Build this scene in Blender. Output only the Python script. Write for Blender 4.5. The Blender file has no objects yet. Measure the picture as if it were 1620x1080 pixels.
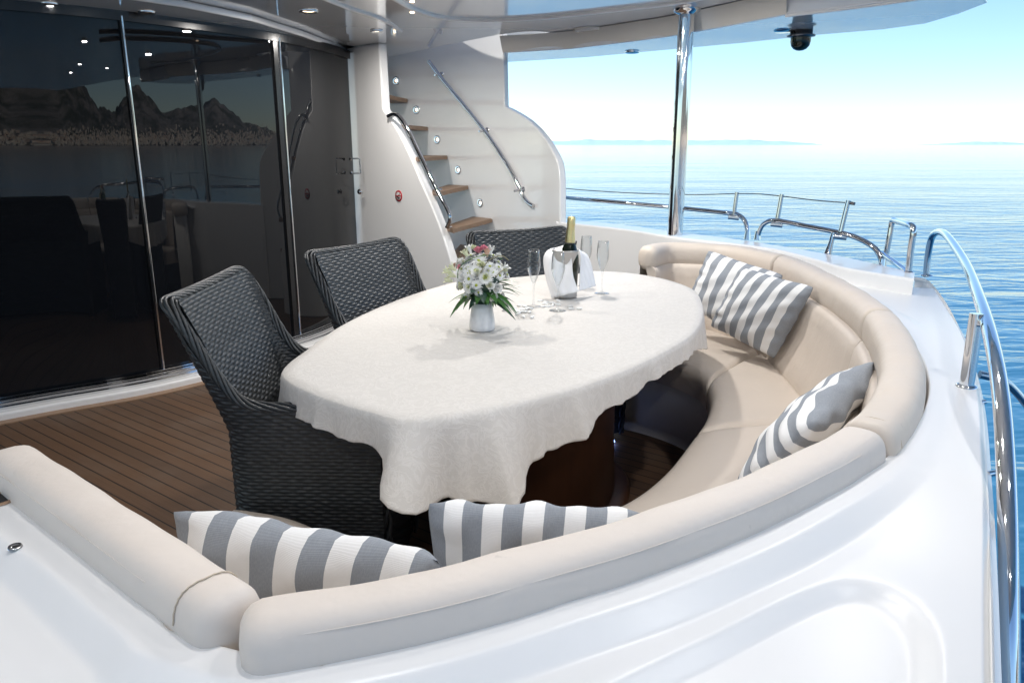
import bpy, bmesh, math, random
import numpy as np
from mathutils import Vector, Matrix
from mathutils.geometry import tessellate_polygon
PI = math.pi
S = bpy.context.scene
# ------------------------------------------------------------------ camera
H = 1.40; F = 1200.0
cam = bpy.data.objects.new('camera', bpy.data.cameras.new('camera'))
S.collection.objects.link(cam); S.camera = cam
TH = math.atan(311 / F)
cam.location = (0, 0, H); cam.rotation_euler = (PI / 2 - TH, 0, 0)
cam.data.sensor_width = 36; cam.data.lens = F / 1620 * 36
cam.data.clip_start = 0.02; cam.data.clip_end = 80000
# ------------------------------------------------------------------ world, sun, exposure
SUN_AZ = math.radians(298); SUN_EL = math.radians(46)      # azimuth from +Y towards +X
w = bpy.data.worlds.new('World'); S.world = w; w.use_nodes = True
nt = w.node_tree; bg = nt.nodes['Background']
sky = nt.nodes.new('ShaderNodeTexSky'); sky.sky_type = 'NISHITA'; sky.sun_disc = False
sky.sun_elevation = SUN_EL; sky.sun_rotation = SUN_AZ
sky.air_density = 1.0; sky.dust_density = 0.05; sky.ozone_density = 3.0; sky.altitude = 0
mx = nt.nodes.new('ShaderNodeMix'); mx.data_type = 'RGBA'; mx.blend_type = 'MULTIPLY'; mx.inputs[0].default_value = 1; mx.inputs[7].default_value = (.89, 1.0, 1.09, 1)
nt.links.new(sky.outputs[0], mx.inputs[6]); nt.links.new(mx.outputs[2], bg.inputs[0]); bg.inputs[1].default_value = 0.10
sun = bpy.data.objects.new('sun', bpy.data.lights.new('sun', 'SUN')); S.collection.objects.link(sun)
sun.data.energy = 3.5; sun.data.angle = math.radians(0.53); sun.data.color = (1, 0.96, 0.9)
sd = Vector((math.sin(SUN_AZ) * math.cos(SUN_EL), math.cos(SUN_AZ) * math.cos(SUN_EL), math.sin(SUN_EL)))
sun.rotation_euler = sd.to_track_quat('Z', 'Y').to_euler()
S.view_settings.view_transform = 'Standard'; S.view_settings.look = 'None'
S.view_settings.gamma = 1; S.view_settings.exposure = 1.0
S.render.engine = 'CYCLES'
S.cycles.max_bounces = 10; S.cycles.diffuse_bounces = 5; S.cycles.glossy_bounces = 5
S.cycles.transmission_bounces = 8; S.cycles.transparent_max_bounces = 10
R = random.Random(7); NR = np.random.RandomState(5)

# ------------------------------------------------------------------ helpers
CT, STN = math.cos(TH), math.sin(TH)
def ray(u, v):
    b = (540 - v) / F
    return Vector(((u - 810) / F, CT + b * STN, -STN + b * CT))
def W(u, v, z):                 # point at height z
    d = ray(u, v); t = (z - H) / d.z
    return Vector((d.x * t, d.y * t, z))
def WY(u, v, y):                # point at depth y
    d = ray(u, v); t = y / d.y
    return Vector((d.x * t, y, H + d.z * t))
def link(o, parent=None):
    S.collection.objects.link(o)
    if parent is not None: o.parent = parent
    return o
def tag(o, label=None, cat=None, group=None, kind=None):
    if label: o['label'] = label
    if cat: o['category'] = cat
    if group: o['group'] = group
    if kind: o['kind'] = kind
    return o
def empty(name, loc=(0, 0, 0), rz=0):
    o = bpy.data.objects.new(name, None); o.location = loc; o.rotation_euler = (0, 0, rz)
    o.empty_display_size = .05
    return link(o)
class MB:
    """collects shapes and links them as one mesh object"""
    def __init__(s): s.v = []; s.f = []; s.uv = []; s.sm = []
    def add(s, verts, faces, uvs=None, smooth=True):
        n = len(s.v); s.v += [tuple(p) for p in verts]
        s.uv += (list(uvs) if uvs is not None else [(p[0], p[1]) for p in verts])
        s.f += [tuple(i + n for i in f) for f in faces]; s.sm += [smooth] * len(faces)
        return s
    def grid(s, P, cu=False, cv=False, uv=None, smooth=True, flip=False):
        nu, nv = len(P), len(P[0]); vs = [p for r in P for p in r]
        if uv is None: uv = [(i / max(1, nu - 1), j / max(1, nv - 1)) for i in range(nu) for j in range(nv)]
        fs = []
        for i in range(nu if cu else nu - 1):
            for j in range(nv if cv else nv - 1):
                a, b = i, (i + 1) % nu; c, d = j, (j + 1) % nv
                q = (a * nv + c, b * nv + c, b * nv + d, a * nv + d)
                fs.append(q[::-1] if flip else q)
        return s.add(vs, fs, uv, smooth)
    def box(s, c, d, rz=0, M=None):
        x, y, z = d[0] / 2, d[1] / 2, d[2] / 2
        vs = [Vector((a * x, b * y, e * z)) for a in (-1, 1) for b in (-1, 1) for e in (-1, 1)]
        m = M if M is not None else Matrix.Rotation(rz, 3, 'Z')
        vs = [m @ p + Vector(c) for p in vs]
        return s.add(vs, [(0, 1, 3, 2), (4, 6, 7, 5), (0, 4, 5, 1), (2, 3, 7, 6), (0, 2, 6, 4), (1, 5, 7, 3)], None, False)
    def prism(s, poly, z0, z1, smooth=False, holes=()):
        rings = [poly] + list(holes)
        tris = tessellate_polygon([[Vector((p[0], p[1], 0)) for p in r] for r in rings])
        flat = [p for r in rings for p in r]; n = len(flat)
        vs = [(p[0], p[1], z0) for p in flat] + [(p[0], p[1], z1) for p in flat]
        fs = [tuple(t) for t in tris] + [tuple(i + n for i in t) for t in tris]
        k = 0
        for r in rings:
            m = len(r)
            for i in range(m): j = (i + 1) % m; fs.append((k + i, k + j, k + j + n, k + i + n))
            k += m
        return s.add(vs, fs, None, smooth)
    def tube(s, path, r, seg=14, closed=False, caps=True, rr=None):
        P = [Vector(p) for p in path]; n = len(P); T = []
        for i in range(n):
            a = P[(i - 1) % n] if (closed or i > 0) else P[i]; b = P[(i + 1) % n] if (closed or i < n - 1) else P[i]
            t = (b - a); T.append(t.normalized() if t.length > 1e-9 else Vector((0, 0, 1)))
        N = T[0].orthogonal().normalized(); rings = []
        for i in range(n):
            if i: N = (N - T[i] * N.dot(T[i])); N = N.normalized() if N.length > 1e-6 else T[i].orthogonal().normalized()
            B = T[i].cross(N); q = rr[i] if rr is not None else r
            rings.append([P[i] + (N * math.cos(2 * PI * k / seg) + B * math.sin(2 * PI * k / seg)) * q for k in range(seg)])
        s.grid(rings, cu=closed, cv=True)
        if caps and not closed:
            for ring, fl in ((rings[0], 1), (rings[-1], 0)):
                s.add(ring, [tuple(range(seg))[::-1] if not fl else tuple(range(seg))], None, False)
        return s
    def lathe(s, prof, c=(0, 0, 0), seg=40, axis=None):
        c = Vector(c); M = Matrix.Identity(3) if axis is None else Vector(axis).to_track_quat('Z', 'Y').to_matrix()
        P = [[M @ Vector((r * math.cos(2 * PI * k / seg), r * math.sin(2 * PI * k / seg), z)) + c for k in range(seg)] for r, z in prof]
        return s.grid(P, cv=True)
    def build(s, name, m, parent=None, merge=0, normals=True, sharp=None):
        me = bpy.data.meshes.new(name); me.from_pydata(s.v, [], s.f)
        ul = me.uv_layers.new(name='UVMap')
        idx = np.empty(len(me.loops), dtype=np.int32); me.loops.foreach_get('vertex_index', idx)
        ul.data.foreach_set('uv', np.array(s.uv, dtype=np.float32)[idx].ravel())
        me.polygons.foreach_set('use_smooth', s.sm)
        if merge or normals:
            bm = bmesh.new(); bm.from_mesh(me)
            if merge: bmesh.ops.remove_doubles(bm, verts=bm.verts, dist=merge)
            if normals: bmesh.ops.recalc_face_normals(bm, faces=bm.faces)
            if sharp is not None:
                for e in bm.edges:
                    if len(e.link_faces) == 2 and e.calc_face_angle(0) > sharp: e.smooth = False
            bm.to_mesh(me); bm.free()
        me.materials.append(m)
        return link(bpy.data.objects.new(name, me), parent)
def bevel(o, wd=.004, n=2, ang=.6):
    b = o.modifiers.new('bevel', 'BEVEL'); b.width = wd; b.segments = n; b.limit_method = 'ANGLE'; b.angle_limit = ang
    return o
def cr(pts, n, closed=False):                     # Catmull-Rom, resampled evenly by length
    P = np.array([tuple(p) for p in pts], float); m = len(P); out = []
    ns = m if closed else m - 1
    for i in range(ns):
        if closed: a, b, c, d = P[(i - 1) % m], P[i], P[(i + 1) % m], P[(i + 2) % m]
        else:
            b, c = P[i], P[i + 1]; a = P[i - 1] if i > 0 else 2 * b - c; d = P[i + 2] if i + 2 < m else 2 * c - b
        for t in np.linspace(0, 1, 24, endpoint=False):
            out.append(.5 * (2 * b + (c - a) * t + (2 * a - 5 * b + 4 * c - d) * t * t + (3 * b - a - 3 * c + d) * t ** 3))
    out.append(P[0] if closed else P[-1]); out = np.array(out)
    L = np.r_[0, np.cumsum(np.linalg.norm(np.diff(out, axis=0), axis=1))]
    q = np.linspace(0, L[-1], n + 1)[:-1] if closed else np.linspace(0, L[-1], n)
    return np.stack([np.interp(q, L, out[:, k]) for k in range(P.shape[1])], 1)
def fillet(pts, r, n=6):                          # polyline with rounded corners (3D)
    P = [Vector(p) for p in pts]; out = [P[0]]
    for i in range(1, len(P) - 1):
        a = (P[i - 1] - P[i]); b = (P[i + 1] - P[i]); d = min(r, a.length * .49, b.length * .49)
        A = P[i] + a.normalized() * d; B = P[i] + b.normalized() * d
        for k in range(n + 1):
            t = k / n; out.append(A * (1 - t) ** 2 + P[i] * 2 * t * (1 - t) + B * t * t)
    out.append(P[-1]); return out
def smoothstep(a, b, x): t = min(1, max(0, (x - a) / (b - a))); return t * t * (3 - 2 * t)
def interp(x, xs, ys): return float(np.interp(x, xs, ys))

# ------------------------------------------------------------------ materials
class NT:
    def __init__(s, name):
        s.m = bpy.data.materials.new(name); s.m.use_nodes = True; s.t = s.m.node_tree; s.b = s.t.nodes['Principled BSDF']
    def n(s, typ, **kw):
        o = s.t.nodes.new(typ)
        for k, v in kw.items():
            if k.startswith('i_'):
                key = k[2:]; key = int(key) if key.isdigit() else key.replace('_', ' ')
                s.set(o.inputs[key], v)
            else: setattr(o, k, v)
        return o
    def set(s, sock, v):
        if isinstance(v, bpy.types.NodeSocket): s.t.links.new(v, sock)
        elif isinstance(v, bpy.types.Node): s.t.links.new(v.outputs[0], sock)
        else: sock.default_value = v
    def p(s, **kw):
        for k, v in kw.items():
            k = k.replace('_', ' ')
            if k in ('Base Color', 'Sheen Tint', 'Emission Color') and isinstance(v, tuple) and len(v) == 3: v = (*v, 1)
            s.set(s.b.inputs[k], v)
        return s
    def math(s, op, a, b=0.0, c=None):
        o = s.n('ShaderNodeMath', operation=op); s.set(o.inputs[0], a); s.set(o.inputs[1], b)
        if c is not None: s.set(o.inputs[2], c)
        return o.outputs[0]
    def mix(s, f, a, b):
        o = s.n('ShaderNodeMix', data_type='RGBA'); s.set(o.inputs[0], f)
        for k, v in ((6, a), (7, b)): s.set(o.inputs[k], (*v, 1) if isinstance(v, tuple) and len(v) == 3 else v)
        return o.outputs[2]
    def ramp(s, f, stops):
        o = s.n('ShaderNodeValToRGB'); s.set(o.inputs[0], f); e = o.color_ramp.elements
        while len(e) < len(stops): e.new(.5)
        for q, (p, c) in zip(e, stops): q.position = p; q.color = (*c, 1) if len(c) == 3 else c
        return o.outputs[0]
    def noise(s, sc=5, det=2, rough=.5, vec=None, **kw):
        o = s.n('ShaderNodeTexNoise', **kw); o.inputs['Scale'].default_value = sc; o.inputs['Detail'].default_value = det
        o.inputs['Roughness'].default_value = rough
        if vec is not None: s.set(o.inputs['Vector'], vec)
        return o
    def obj(s): return s.n('ShaderNodeTexCoord').outputs['Object']
    def uv(s): return s.n('ShaderNodeTexCoord').outputs['UV']
    def mapping(s, vec, scale=(1, 1, 1), rot=(0, 0, 0), loc=(0, 0, 0)):
        o = s.n('ShaderNodeMapping'); s.set(o.inputs[0], vec)
        o.inputs['Scale'].default_value = scale; o.inputs['Rotation'].default_value = rot; o.inputs['Location'].default_value = loc
        return o.outputs[0]
    def bump(s, h, st=.3, d=.01, nrm=None):
        o = s.n('ShaderNodeBump'); o.inputs['Strength'].default_value = st; o.inputs['Distance'].default_value = d; s.set(o.inputs['Height'], h)
        if nrm is not None: s.set(o.inputs['Normal'], nrm)
        s.set(s.b.inputs['Normal'], o.outputs[0]); return o.outputs[0]
M = {}
def gel(name, col, rough=.12, coat=.6):
    a = NT(name); n = a.noise(1.3, 3, .5, a.obj()); n2 = a.noise(90, 2, .5, a.obj())
    a.p(Base_Color=a.mix(a.math('MULTIPLY', n.outputs[0], .35), col, tuple(c * .93 for c in col)), Roughness=rough, Coat_Weight=coat, Coat_Roughness=.05)
    a.p(Roughness=a.math('MULTIPLY_ADD', n2.outputs[0], .015, rough))
    a.bump(n.outputs[0], .05, .02); M[name] = a.m
gel('gelcoat', (.84, .84, .83), .24, .3)
gel('gelcoat_ceiling', (.82, .83, .84), .12, 1.0)
gel('gelcoat_cream', (.78, .75, .69), .25, .3)
gel('gelcoat_coaming', (.79, .79, .785), .34, .0)
def metal(name, col, r, wob=0.0):
    a = NT(name); a.p(Base_Color=col, Metallic=1.0, Roughness=r)
    n = a.noise(40, 3, .6, a.obj()); a.p(Roughness=a.math('MULTIPLY_ADD', n.outputs[0], .06, r - .02)); M[name] = a.m
metal('steel', (.62, .62, .63), .07); metal('chrome', (.72, .72, .73), .05)
metal('brushed', (.50, .48, .46), .45); metal('dark_steel', (.16, .16, .17), .2)
metal('gold_foil', (.72, .58, .27), .3)
a = NT('gold_foil'); v = a.n('ShaderNodeTexVoronoi'); v.inputs['Scale'].default_value = 160; a.set(v.inputs[0], a.obj())
a.p(Base_Color=(.74, .6, .3), Metallic=1.0, Roughness=.32); a.bump(v.outputs[0], .5, .002); M['gold_foil'] = a.m
a = NT('dark_glass'); a.p(Base_Color=(.006, .007, .009), Roughness=.012, IOR=1.43); n = a.noise(.5, 1, .5, a.obj()); a.bump(n.outputs[0], .02, .02)
M['dark_glass'] = a.m
a = NT('black_frame'); a.p(Base_Color=(.012, .012, .013), Roughness=.25); M['black_frame'] = a.m
a = NT('rubber'); a.p(Base_Color=(.015, .015, .015), Roughness=.6); M['rubber'] = a.m
def lamp(name, col, st):
    a = NT(name); a.p(Base_Color=(.8, .8, .8), Emission_Color=col, Emission_Strength=st); M[name] = a.m
lamp('lamp_warm', (1, .74, .5), 3.2); lamp('lamp_cool', (.25, .4, 1), 4)
# vinyl upholstery
def vinyl(name, col, weave):
    a = NT(name); o = a.obj(); n = a.noise(3.2, 4, .55, o); n1 = a.noise(260, 2, .5, o)
    c = a.mix(n.outputs[0], tuple(x * 1.05 for x in col), tuple(x * .93 for x in col))
    sp = a.noise(38, 2, .5, o); c = a.mix(a.ramp(sp.outputs[0], [(.74, (0, 0, 0)), (.80, (.35, .35, .35))]), c, tuple(x * .6 for x in col))
    if weave:
        u = a.uv(); b = a.n('ShaderNodeTexWave', wave_type='BANDS', bands_direction='DIAGONAL'); b.inputs['Scale'].default_value = 1.0
        a.set(b.inputs[0], a.mapping(u, (300, 300, 1))); b2 = a.n('ShaderNodeTexWave', wave_type='BANDS', bands_direction='Y'); b2.inputs['Scale'].default_value = 1.0
        a.set(b2.inputs[0], a.mapping(u, (300, 220, 1))); hgt = a.math('ADD', b.outputs['Fac'], a.math('MULTIPLY', b2.outputs['Fac'], .6))
        nb = a.bump(hgt, .22, .0012); c = a.mix(a.math('MULTIPLY', hgt, .12), c, tuple(x * .7 for x in col))
    else: nb = a.bump(n1.outputs[0], .25, .0012)
    n3 = a.noise(7, 4, .55, o); a.bump(n3.outputs[0], .32, .02, nb)
    a.p(Base_Color=c, Roughness=.5, Specular_IOR_Level=.4); M[name] = a.m
vinyl('vinyl', (.65, .57, .49), False); vinyl('vinyl_weave', (.74, .665, .595), True)
# tablecloth
a = NT('damask'); o = a.obj(); n = a.noise(14, 5, .65, o); n.inputs['Distortion'].default_value = 2.2; n2 = a.noise(900, 2, .5, o); n0 = a.noise(2.2, 3, .5, o)
pat = a.ramp(n.outputs[0], [(.44, (0, 0, 0)), (.5, (1, 1, 1)), (.56, (0, 0, 0))])
c = a.mix(pat, (.62, .585, .535), (.70, .665, .615)); c = a.mix(a.math('MULTIPLY', n0.outputs[0], .4), c, (.56, .535, .495))
nb = a.bump(n2.outputs[0], .3, .0006); a.bump(n0.outputs[0], .35, .03, a.bump(pat, .3, .0015, nb)); a.p(Base_Color=c, Roughness=.62, Sheen_Weight=.2)
M['damask'] = a.m
a = NT('linen'); n = a.noise(600, 2, .5, a.obj()); n0 = a.noise(14, 3, .5, a.obj()); a.bump(n0.outputs[0], .3, .01, a.bump(n.outputs[0], .3, .0006)); a.p(Base_Color=(.83, .83, .84), Roughness=.75); M['linen'] = a.m
# striped pillow fabric: stripes along v, changing along u (UV 0..1, n stripes)
a = NT('stripe_fabric'); u = a.uv(); sx = a.n('ShaderNodeSeparateXYZ'); a.set(sx.inputs[0], u)
ph = a.math('FRACT', a.math('MULTIPLY', sx.outputs[0], 5.5)); st = a.math('LESS_THAN', ph, .5)
o = a.obj(); hn = a.noise(1, 3, .6, a.mapping(u, (260, 60, 1))); hn2 = a.noise(1, 3, .6, a.mapping(u, (60, 300, 1)))
grey = a.mix(hn.outputs[0], (.17, .19, .22), (.38, .41, .45)); grey = a.mix(a.math('MULTIPLY', hn2.outputs[0], .5), grey, (.30, .325, .36))
wht = a.mix(hn2.outputs[0], (.86, .86, .855), (.79, .79, .785))
th = a.n('ShaderNodeTexWave', wave_type='BANDS', bands_direction='Y'); th.inputs['Scale'].default_value = 1.0; a.set(th.inputs[0], a.mapping(u, (1, 60, 1)))
wr = a.noise(6, 3, .5, o); a.bump(wr.outputs[0], .5, .02, a.bump(a.math('ADD', th.outputs['Fac'], hn.outputs[0]), .2, .001))
a.p(Base_Color=a.mix(st, wht, grey), Roughness=.85); M['stripe_fabric'] = a.m
# wicker
a = NT('wicker'); u = a.uv(); n = a.noise(1, 3, .6, a.mapping(u, (6, 90, 1))); n2 = a.noise(70, 2, .5, a.obj())
c = a.mix(n.outputs[0], (.007, .009, .010), (.040, .044, .048)); c = a.mix(a.ramp(n2.outputs[0], [(.5, (0, 0, 0)), (.75, (.5, .5, .5))]), c, (.07, .072, .075))
a.p(Base_Color=c, Roughness=.42, Specular_IOR_Level=.45); M['wicker'] = a.m
a = NT('wicker_core'); a.p(Base_Color=(.006, .006, .007), Roughness=.8); M['wicker_core'] = a.m
# teak deck: planks run along (0.8,-0.6)
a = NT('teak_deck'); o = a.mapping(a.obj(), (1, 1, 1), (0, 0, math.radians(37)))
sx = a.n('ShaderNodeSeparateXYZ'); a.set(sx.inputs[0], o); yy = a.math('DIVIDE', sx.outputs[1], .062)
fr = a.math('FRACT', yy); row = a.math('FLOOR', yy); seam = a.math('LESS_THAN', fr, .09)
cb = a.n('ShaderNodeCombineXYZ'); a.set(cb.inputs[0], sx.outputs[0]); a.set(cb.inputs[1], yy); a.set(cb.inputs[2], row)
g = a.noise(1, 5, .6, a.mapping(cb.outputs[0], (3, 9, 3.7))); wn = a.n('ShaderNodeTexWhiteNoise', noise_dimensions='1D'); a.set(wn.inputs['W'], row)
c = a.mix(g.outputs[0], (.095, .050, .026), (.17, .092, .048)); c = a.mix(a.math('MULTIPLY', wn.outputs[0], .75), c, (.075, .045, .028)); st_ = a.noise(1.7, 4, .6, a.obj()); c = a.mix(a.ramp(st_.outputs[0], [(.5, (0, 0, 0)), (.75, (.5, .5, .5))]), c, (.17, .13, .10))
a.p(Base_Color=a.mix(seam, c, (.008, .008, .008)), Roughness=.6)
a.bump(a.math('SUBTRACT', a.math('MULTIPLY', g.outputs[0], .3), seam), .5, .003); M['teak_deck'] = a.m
def wood(name, c0, c1, r, sc=(2, 30, 30)):
    a = NT(name); g = a.noise(1, 5, .6, a.mapping(a.obj(), sc)); a.p(Base_Color=a.mix(g.outputs[0], c0, c1), Roughness=r); a.bump(g.outputs[0], .15, .003); M[name] = a.m
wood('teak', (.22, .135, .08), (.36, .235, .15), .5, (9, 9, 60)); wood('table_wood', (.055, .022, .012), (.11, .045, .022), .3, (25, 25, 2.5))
# petals, leaves, porcelain, glass
def plain(name, col, r=.5, **kw):
    a = NT(name); n = a.noise(60, 2, .5, a.obj()); a.p(Base_Color=a.mix(n.outputs[0], col, tuple(x * .8 for x in col)), Roughness=r, **kw); M[name] = a.m
plain('petal_white', (.90, .90, .87), .55); plain('petal_cream', (.78, .80, .55), .55); plain('petal_pink', (.80, .32, .40), .5)
plain('petal_peach', (.82, .52, .38), .5); plain('daisy_eye', (.36, .42, .05), .7); plain('leaf', (.05, .15, .03), .4); plain('leaf_dark', (.03, .075, .05), .4)
plain('twig', (.22, .20, .10), .6); plain('porcelain', (.82, .83, .84), .25, Coat_Weight=.4); plain('label_red', (.45, .02, .03), .35); plain('white_plastic', (.75, .75, .75), .4)
plain('black_ink', (.02, .02, .02), .4); plain('thread', (.62, .52, .40), .8); plain('bottle_glass', (.006, .012, .007), .08)
a = NT('clear_glass'); tr_ = a.n('ShaderNodeBsdfTransparent'); tr_.inputs[0].default_value = (.965, .975, .98, 1); gs = a.n('ShaderNodeBsdfGlossy'); gs.inputs['Roughness'].default_value = .01
lw = a.n('ShaderNodeLayerWeight'); lw.inputs[0].default_value = .42; mxs = a.n('ShaderNodeMixShader'); a.set(mxs.inputs[0], a.math('MULTIPLY', a.math('POWER', lw.outputs['Facing'], 1.5), .9)); a.set(mxs.inputs[1], tr_.outputs[0]); a.set(mxs.inputs[2], gs.outputs[0])
out_ = [q for q in a.t.nodes if q.type == 'OUTPUT_MATERIAL'][0]; a.set(out_.inputs[0], mxs.outputs[0]); M['clear_glass'] = a.m
# sea
a = NT('sea_water'); o = a.obj(); sx = a.n('ShaderNodeVectorMath', operation='LENGTH'); a.set(sx.inputs[0], o); dist = sx.outputs['Value']
m1 = a.mapping(o, (.55, 1.5, 1), (0, 0, math.radians(-8))); n1 = a.noise(.55, 4, .55, m1); n1.inputs['Distortion'].default_value = .6
n2 = a.noise(2.6, 3, .5, m1); n3 = a.noise(.05, 2, .5, m1)
fade = a.math('DIVIDE', 1.0, a.math('ADD', 1.0, a.math('DIVIDE', dist, 160.0)))
hh = a.math('ADD', a.math('MULTIPLY', n1.outputs[0], .55), a.math('ADD', a.math('MULTIPLY', n2.outputs[0], .10), a.math('MULTIPLY', n3.outputs[0], 2.0)))
a.bump(a.math('MULTIPLY', hh, fade), .5, .55)
a.p(Base_Color=(.03, .14, .24), Roughness=.06, IOR=1.333, Specular_IOR_Level=.5); M['sea_water'] = a.m
a = NT('hazy_hills'); n = a.noise(.0012, 6, .6, a.obj()); a.p(Base_Color=a.mix(n.outputs[0], (.30, .46, .62), (.36, .52, .66)), Roughness=1.0); M['hazy_hills'] = a.m  # distance haze is put into this pale blue base colour
a = NT('mountain'); n = a.noise(.004, 8, .65, a.obj()); a.p(Base_Color=a.mix(a.ramp(n.outputs[0], [(.42, (0, 0, 0)), (.6, (1, 1, 1))]), (.05, .06, .04), (.24, .21, .18)), Roughness=1.0)
a.bump(n.outputs[0], 1, 60); M['mountain'] = a.m
a = NT('town'); n = a.noise(.02, 2, .5, a.obj()); a.p(Base_Color=a.ramp(n.outputs[0], [(.3, (.62, .48, .36)), (.5, (.72, .62, .5)), (.7, (.55, .38, .28))]), Roughness=.9); M['town'] = a.m

# ------------------------------------------------------------------ SETTING: sea, hills, mountains, town
SEA = -1.7
m = MB(); rings = [0.5, 4, 10, 30, 100, 400, 1500, 6000, 20000, 45000]
P = [[Vector((r * math.cos(2 * PI * k / 64), r * math.sin(2 * PI * k / 64), SEA)) for k in range(64)] for r in rings]
m.grid(P, cv=True, smooth=False); tag(m.build('sea', M['sea_water']), 'calm blue sea reaching the horizon', kind='structure')
def ridge(name, az0, az1, dist, depth, prof, mat, label, seed=1, n=160, rough=.12, nd=10):
    rs = np.random.RandomState(seed); g = rs.rand(4000)
    def vn(x):
        i = int(math.floor(x)); f = x - i; f = f * f * (3 - 2 * f); return g[i % 4000] * (1 - f) + g[(i + 1) % 4000] * f
    P = []
    for i in range(n):
        t = i / (n - 1); az = math.radians(az0 + (az1 - az0) * t); row = []
        hgt = interp(t, [p[0] for p in prof], [p[1] for p in prof])
        hgt *= 1 + rough * (vn(t * 23) - .5) + rough * .6 * (vn(t * 61 + 90) - .5) + rough * .3 * (vn(t * 160 + 200) - .5)
        for j in range(nd):
            q = j / (nd - 1); shape = math.sin(q * PI / 2) ** 1.2 if q <= 1 else 0
            d = dist + depth * q * (1 + .15 * (vn(t * 40 + j * 7.3) - .5))
            hz = max(0, hgt) * shape * (1 + (.0 if j in (0, nd - 1) else .35 * (vn(t * 55 + j * 31.7) - .5)))
            row.append(Vector((math.sin(az) * d, math.cos(az) * d, SEA - 2 + hz)))
        row.append(Vector((math.sin(az) * (dist + depth * 1.3), math.cos(az) * (dist + depth * 1.3), SEA - 5)))
        P.append(row)
    o = MB().grid(P).build(name, mat); return tag(o, label, kind='structure')
ridge('hills', -6, 21.8, 15000, 3000, [(0, 40), (.12, 80), (.35, 85), (.42, 125), (.5, 98), (.7, 100), (.8, 112), (.9, 76), (.96, 40), (1, 4)], M['hazy_hills'], 'low haze-tinted blue hills far across the water', 3, rough=.1)
ridge('islet', 27.0, 34.2, 15000, 2000, [(0, 4), (.2, 20), (.5, 62), (.7, 55), (.9, 20), (1, 4)], M['hazy_hills'], 'small haze-tinted blue islet on the horizon at the right', 9, rough=.05, n=60)
ridge('mountains', 62, 190, 3300, 2600, [(0, 10), (.07, 60), (.15, 140), (.22, 260), (.27, 190), (.33, 300), (.37, 340), (.43, 200), (.5, 240), (.58, 380), (.68, 520), (.78, 600), (.9, 500), (1, 300)], M['mountain'], 'rocky mountains behind the bay, mirrored in the dark glass', 12, n=520, rough=.22, nd=18)
m = MB()
for i in range(4200):
    az = math.radians(R.uniform(72, 185)); d = 3200 + abs(R.gauss(0, 220)); hb = R.uniform(4, 10) * (2.0 if R.random() < .03 else 1); wd = R.uniform(8, 22)
    m.box((math.sin(az) * d, math.cos(az) * d, SEA + hb / 2 + (d - 3200) * .13), (wd, wd * R.uniform(.6, 1.3), hb), R.uniform(0, 3))
tag(m.build('town', M['town']), 'pale coastal town under the mountains, mirrored in the dark glass', kind='stuff')

# ------------------------------------------------------------------ plan curves
GL = cr([(-4.6, 2.5), (-3.6, 3.2), (-2.68, 3.97), (-2.12, 4.43), (-1.57, 5.22), (-1.36, 5.85), (-1.29, 6.32)], 150)   # glass wall
NS0, NS1 = Vector((-1.27, 6.34)), Vector((-.42, 5.5))
ZG0, ZG1 = .075, 2.08; ZMAIN = 2.14
OW = cr([(-1.30, 7.1), (-1.05, 7.0), (-.55, 6.72), (-.06, 6.2), (.18, 5.8), (.345, 5.38)], 90)                         # outer stair wall
def hit(path, u):                         # where the sight line of column u crosses a plan polyline
    k = (u - 810) / F / CT * 1.0
    f = [p[0] / p[1] for p in path]; kk = k
    return f
def plan_at(path, u, v=300):
    d = ray(u, v); k = d.x / d.y; r = [p[0] / p[1] - k for p in path]
    for i in range(len(r) - 1):
        if r[i] * r[i + 1] <= 0:
            t = r[i] / (r[i] - r[i + 1]) if r[i] != r[i + 1] else 0
            return Vector((path[i][0] * (1 - t) + path[i + 1][0] * t, path[i][1] * (1 - t) + path[i + 1][1] * t))
    b = min(range(len(r)), key=lambda i: abs(r[i])); return Vector((path[b][0], path[b][1]))
def normals2(P, side=1):
    P = np.array(P)[:, :2]; T = np.gradient(P, axis=0); T /= np.linalg.norm(T, axis=1)[:, None]
    return np.stack([-T[:, 1], T[:, 0]], 1) * side
def wall(path, z0, z1, th, side, smooth=False):          # upright sheet of thickness th; z0,z1 lists or numbers
    n = len(path); N = normals2(path, side); m = MB(); g = lambda z, i: z[i] if hasattr(z, '__len__') else z
    P = []
    for i in range(n):
        p = Vector((path[i][0], path[i][1], 0)); q = p + Vector((N[i][0], N[i][1], 0)) * th
        a, b = g(z0, i), g(z1, i)
        P.append([Vector((p.x, p.y, a)), Vector((p.x, p.y, b)), Vector((q.x, q.y, b)), Vector((q.x, q.y, a))])
    m.grid(P, cv=True, smooth=smooth); m.add(P[0], [(0, 1, 2, 3)], None, False); m.add(P[-1], [(3, 2, 1, 0)], None, False)
    return m

# deck
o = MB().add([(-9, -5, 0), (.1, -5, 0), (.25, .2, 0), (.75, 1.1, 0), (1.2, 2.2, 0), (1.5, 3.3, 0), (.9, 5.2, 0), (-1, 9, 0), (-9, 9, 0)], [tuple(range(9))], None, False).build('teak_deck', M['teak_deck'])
tag(o, 'brown teak planks with dark caulked seams', kind='structure')
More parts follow.
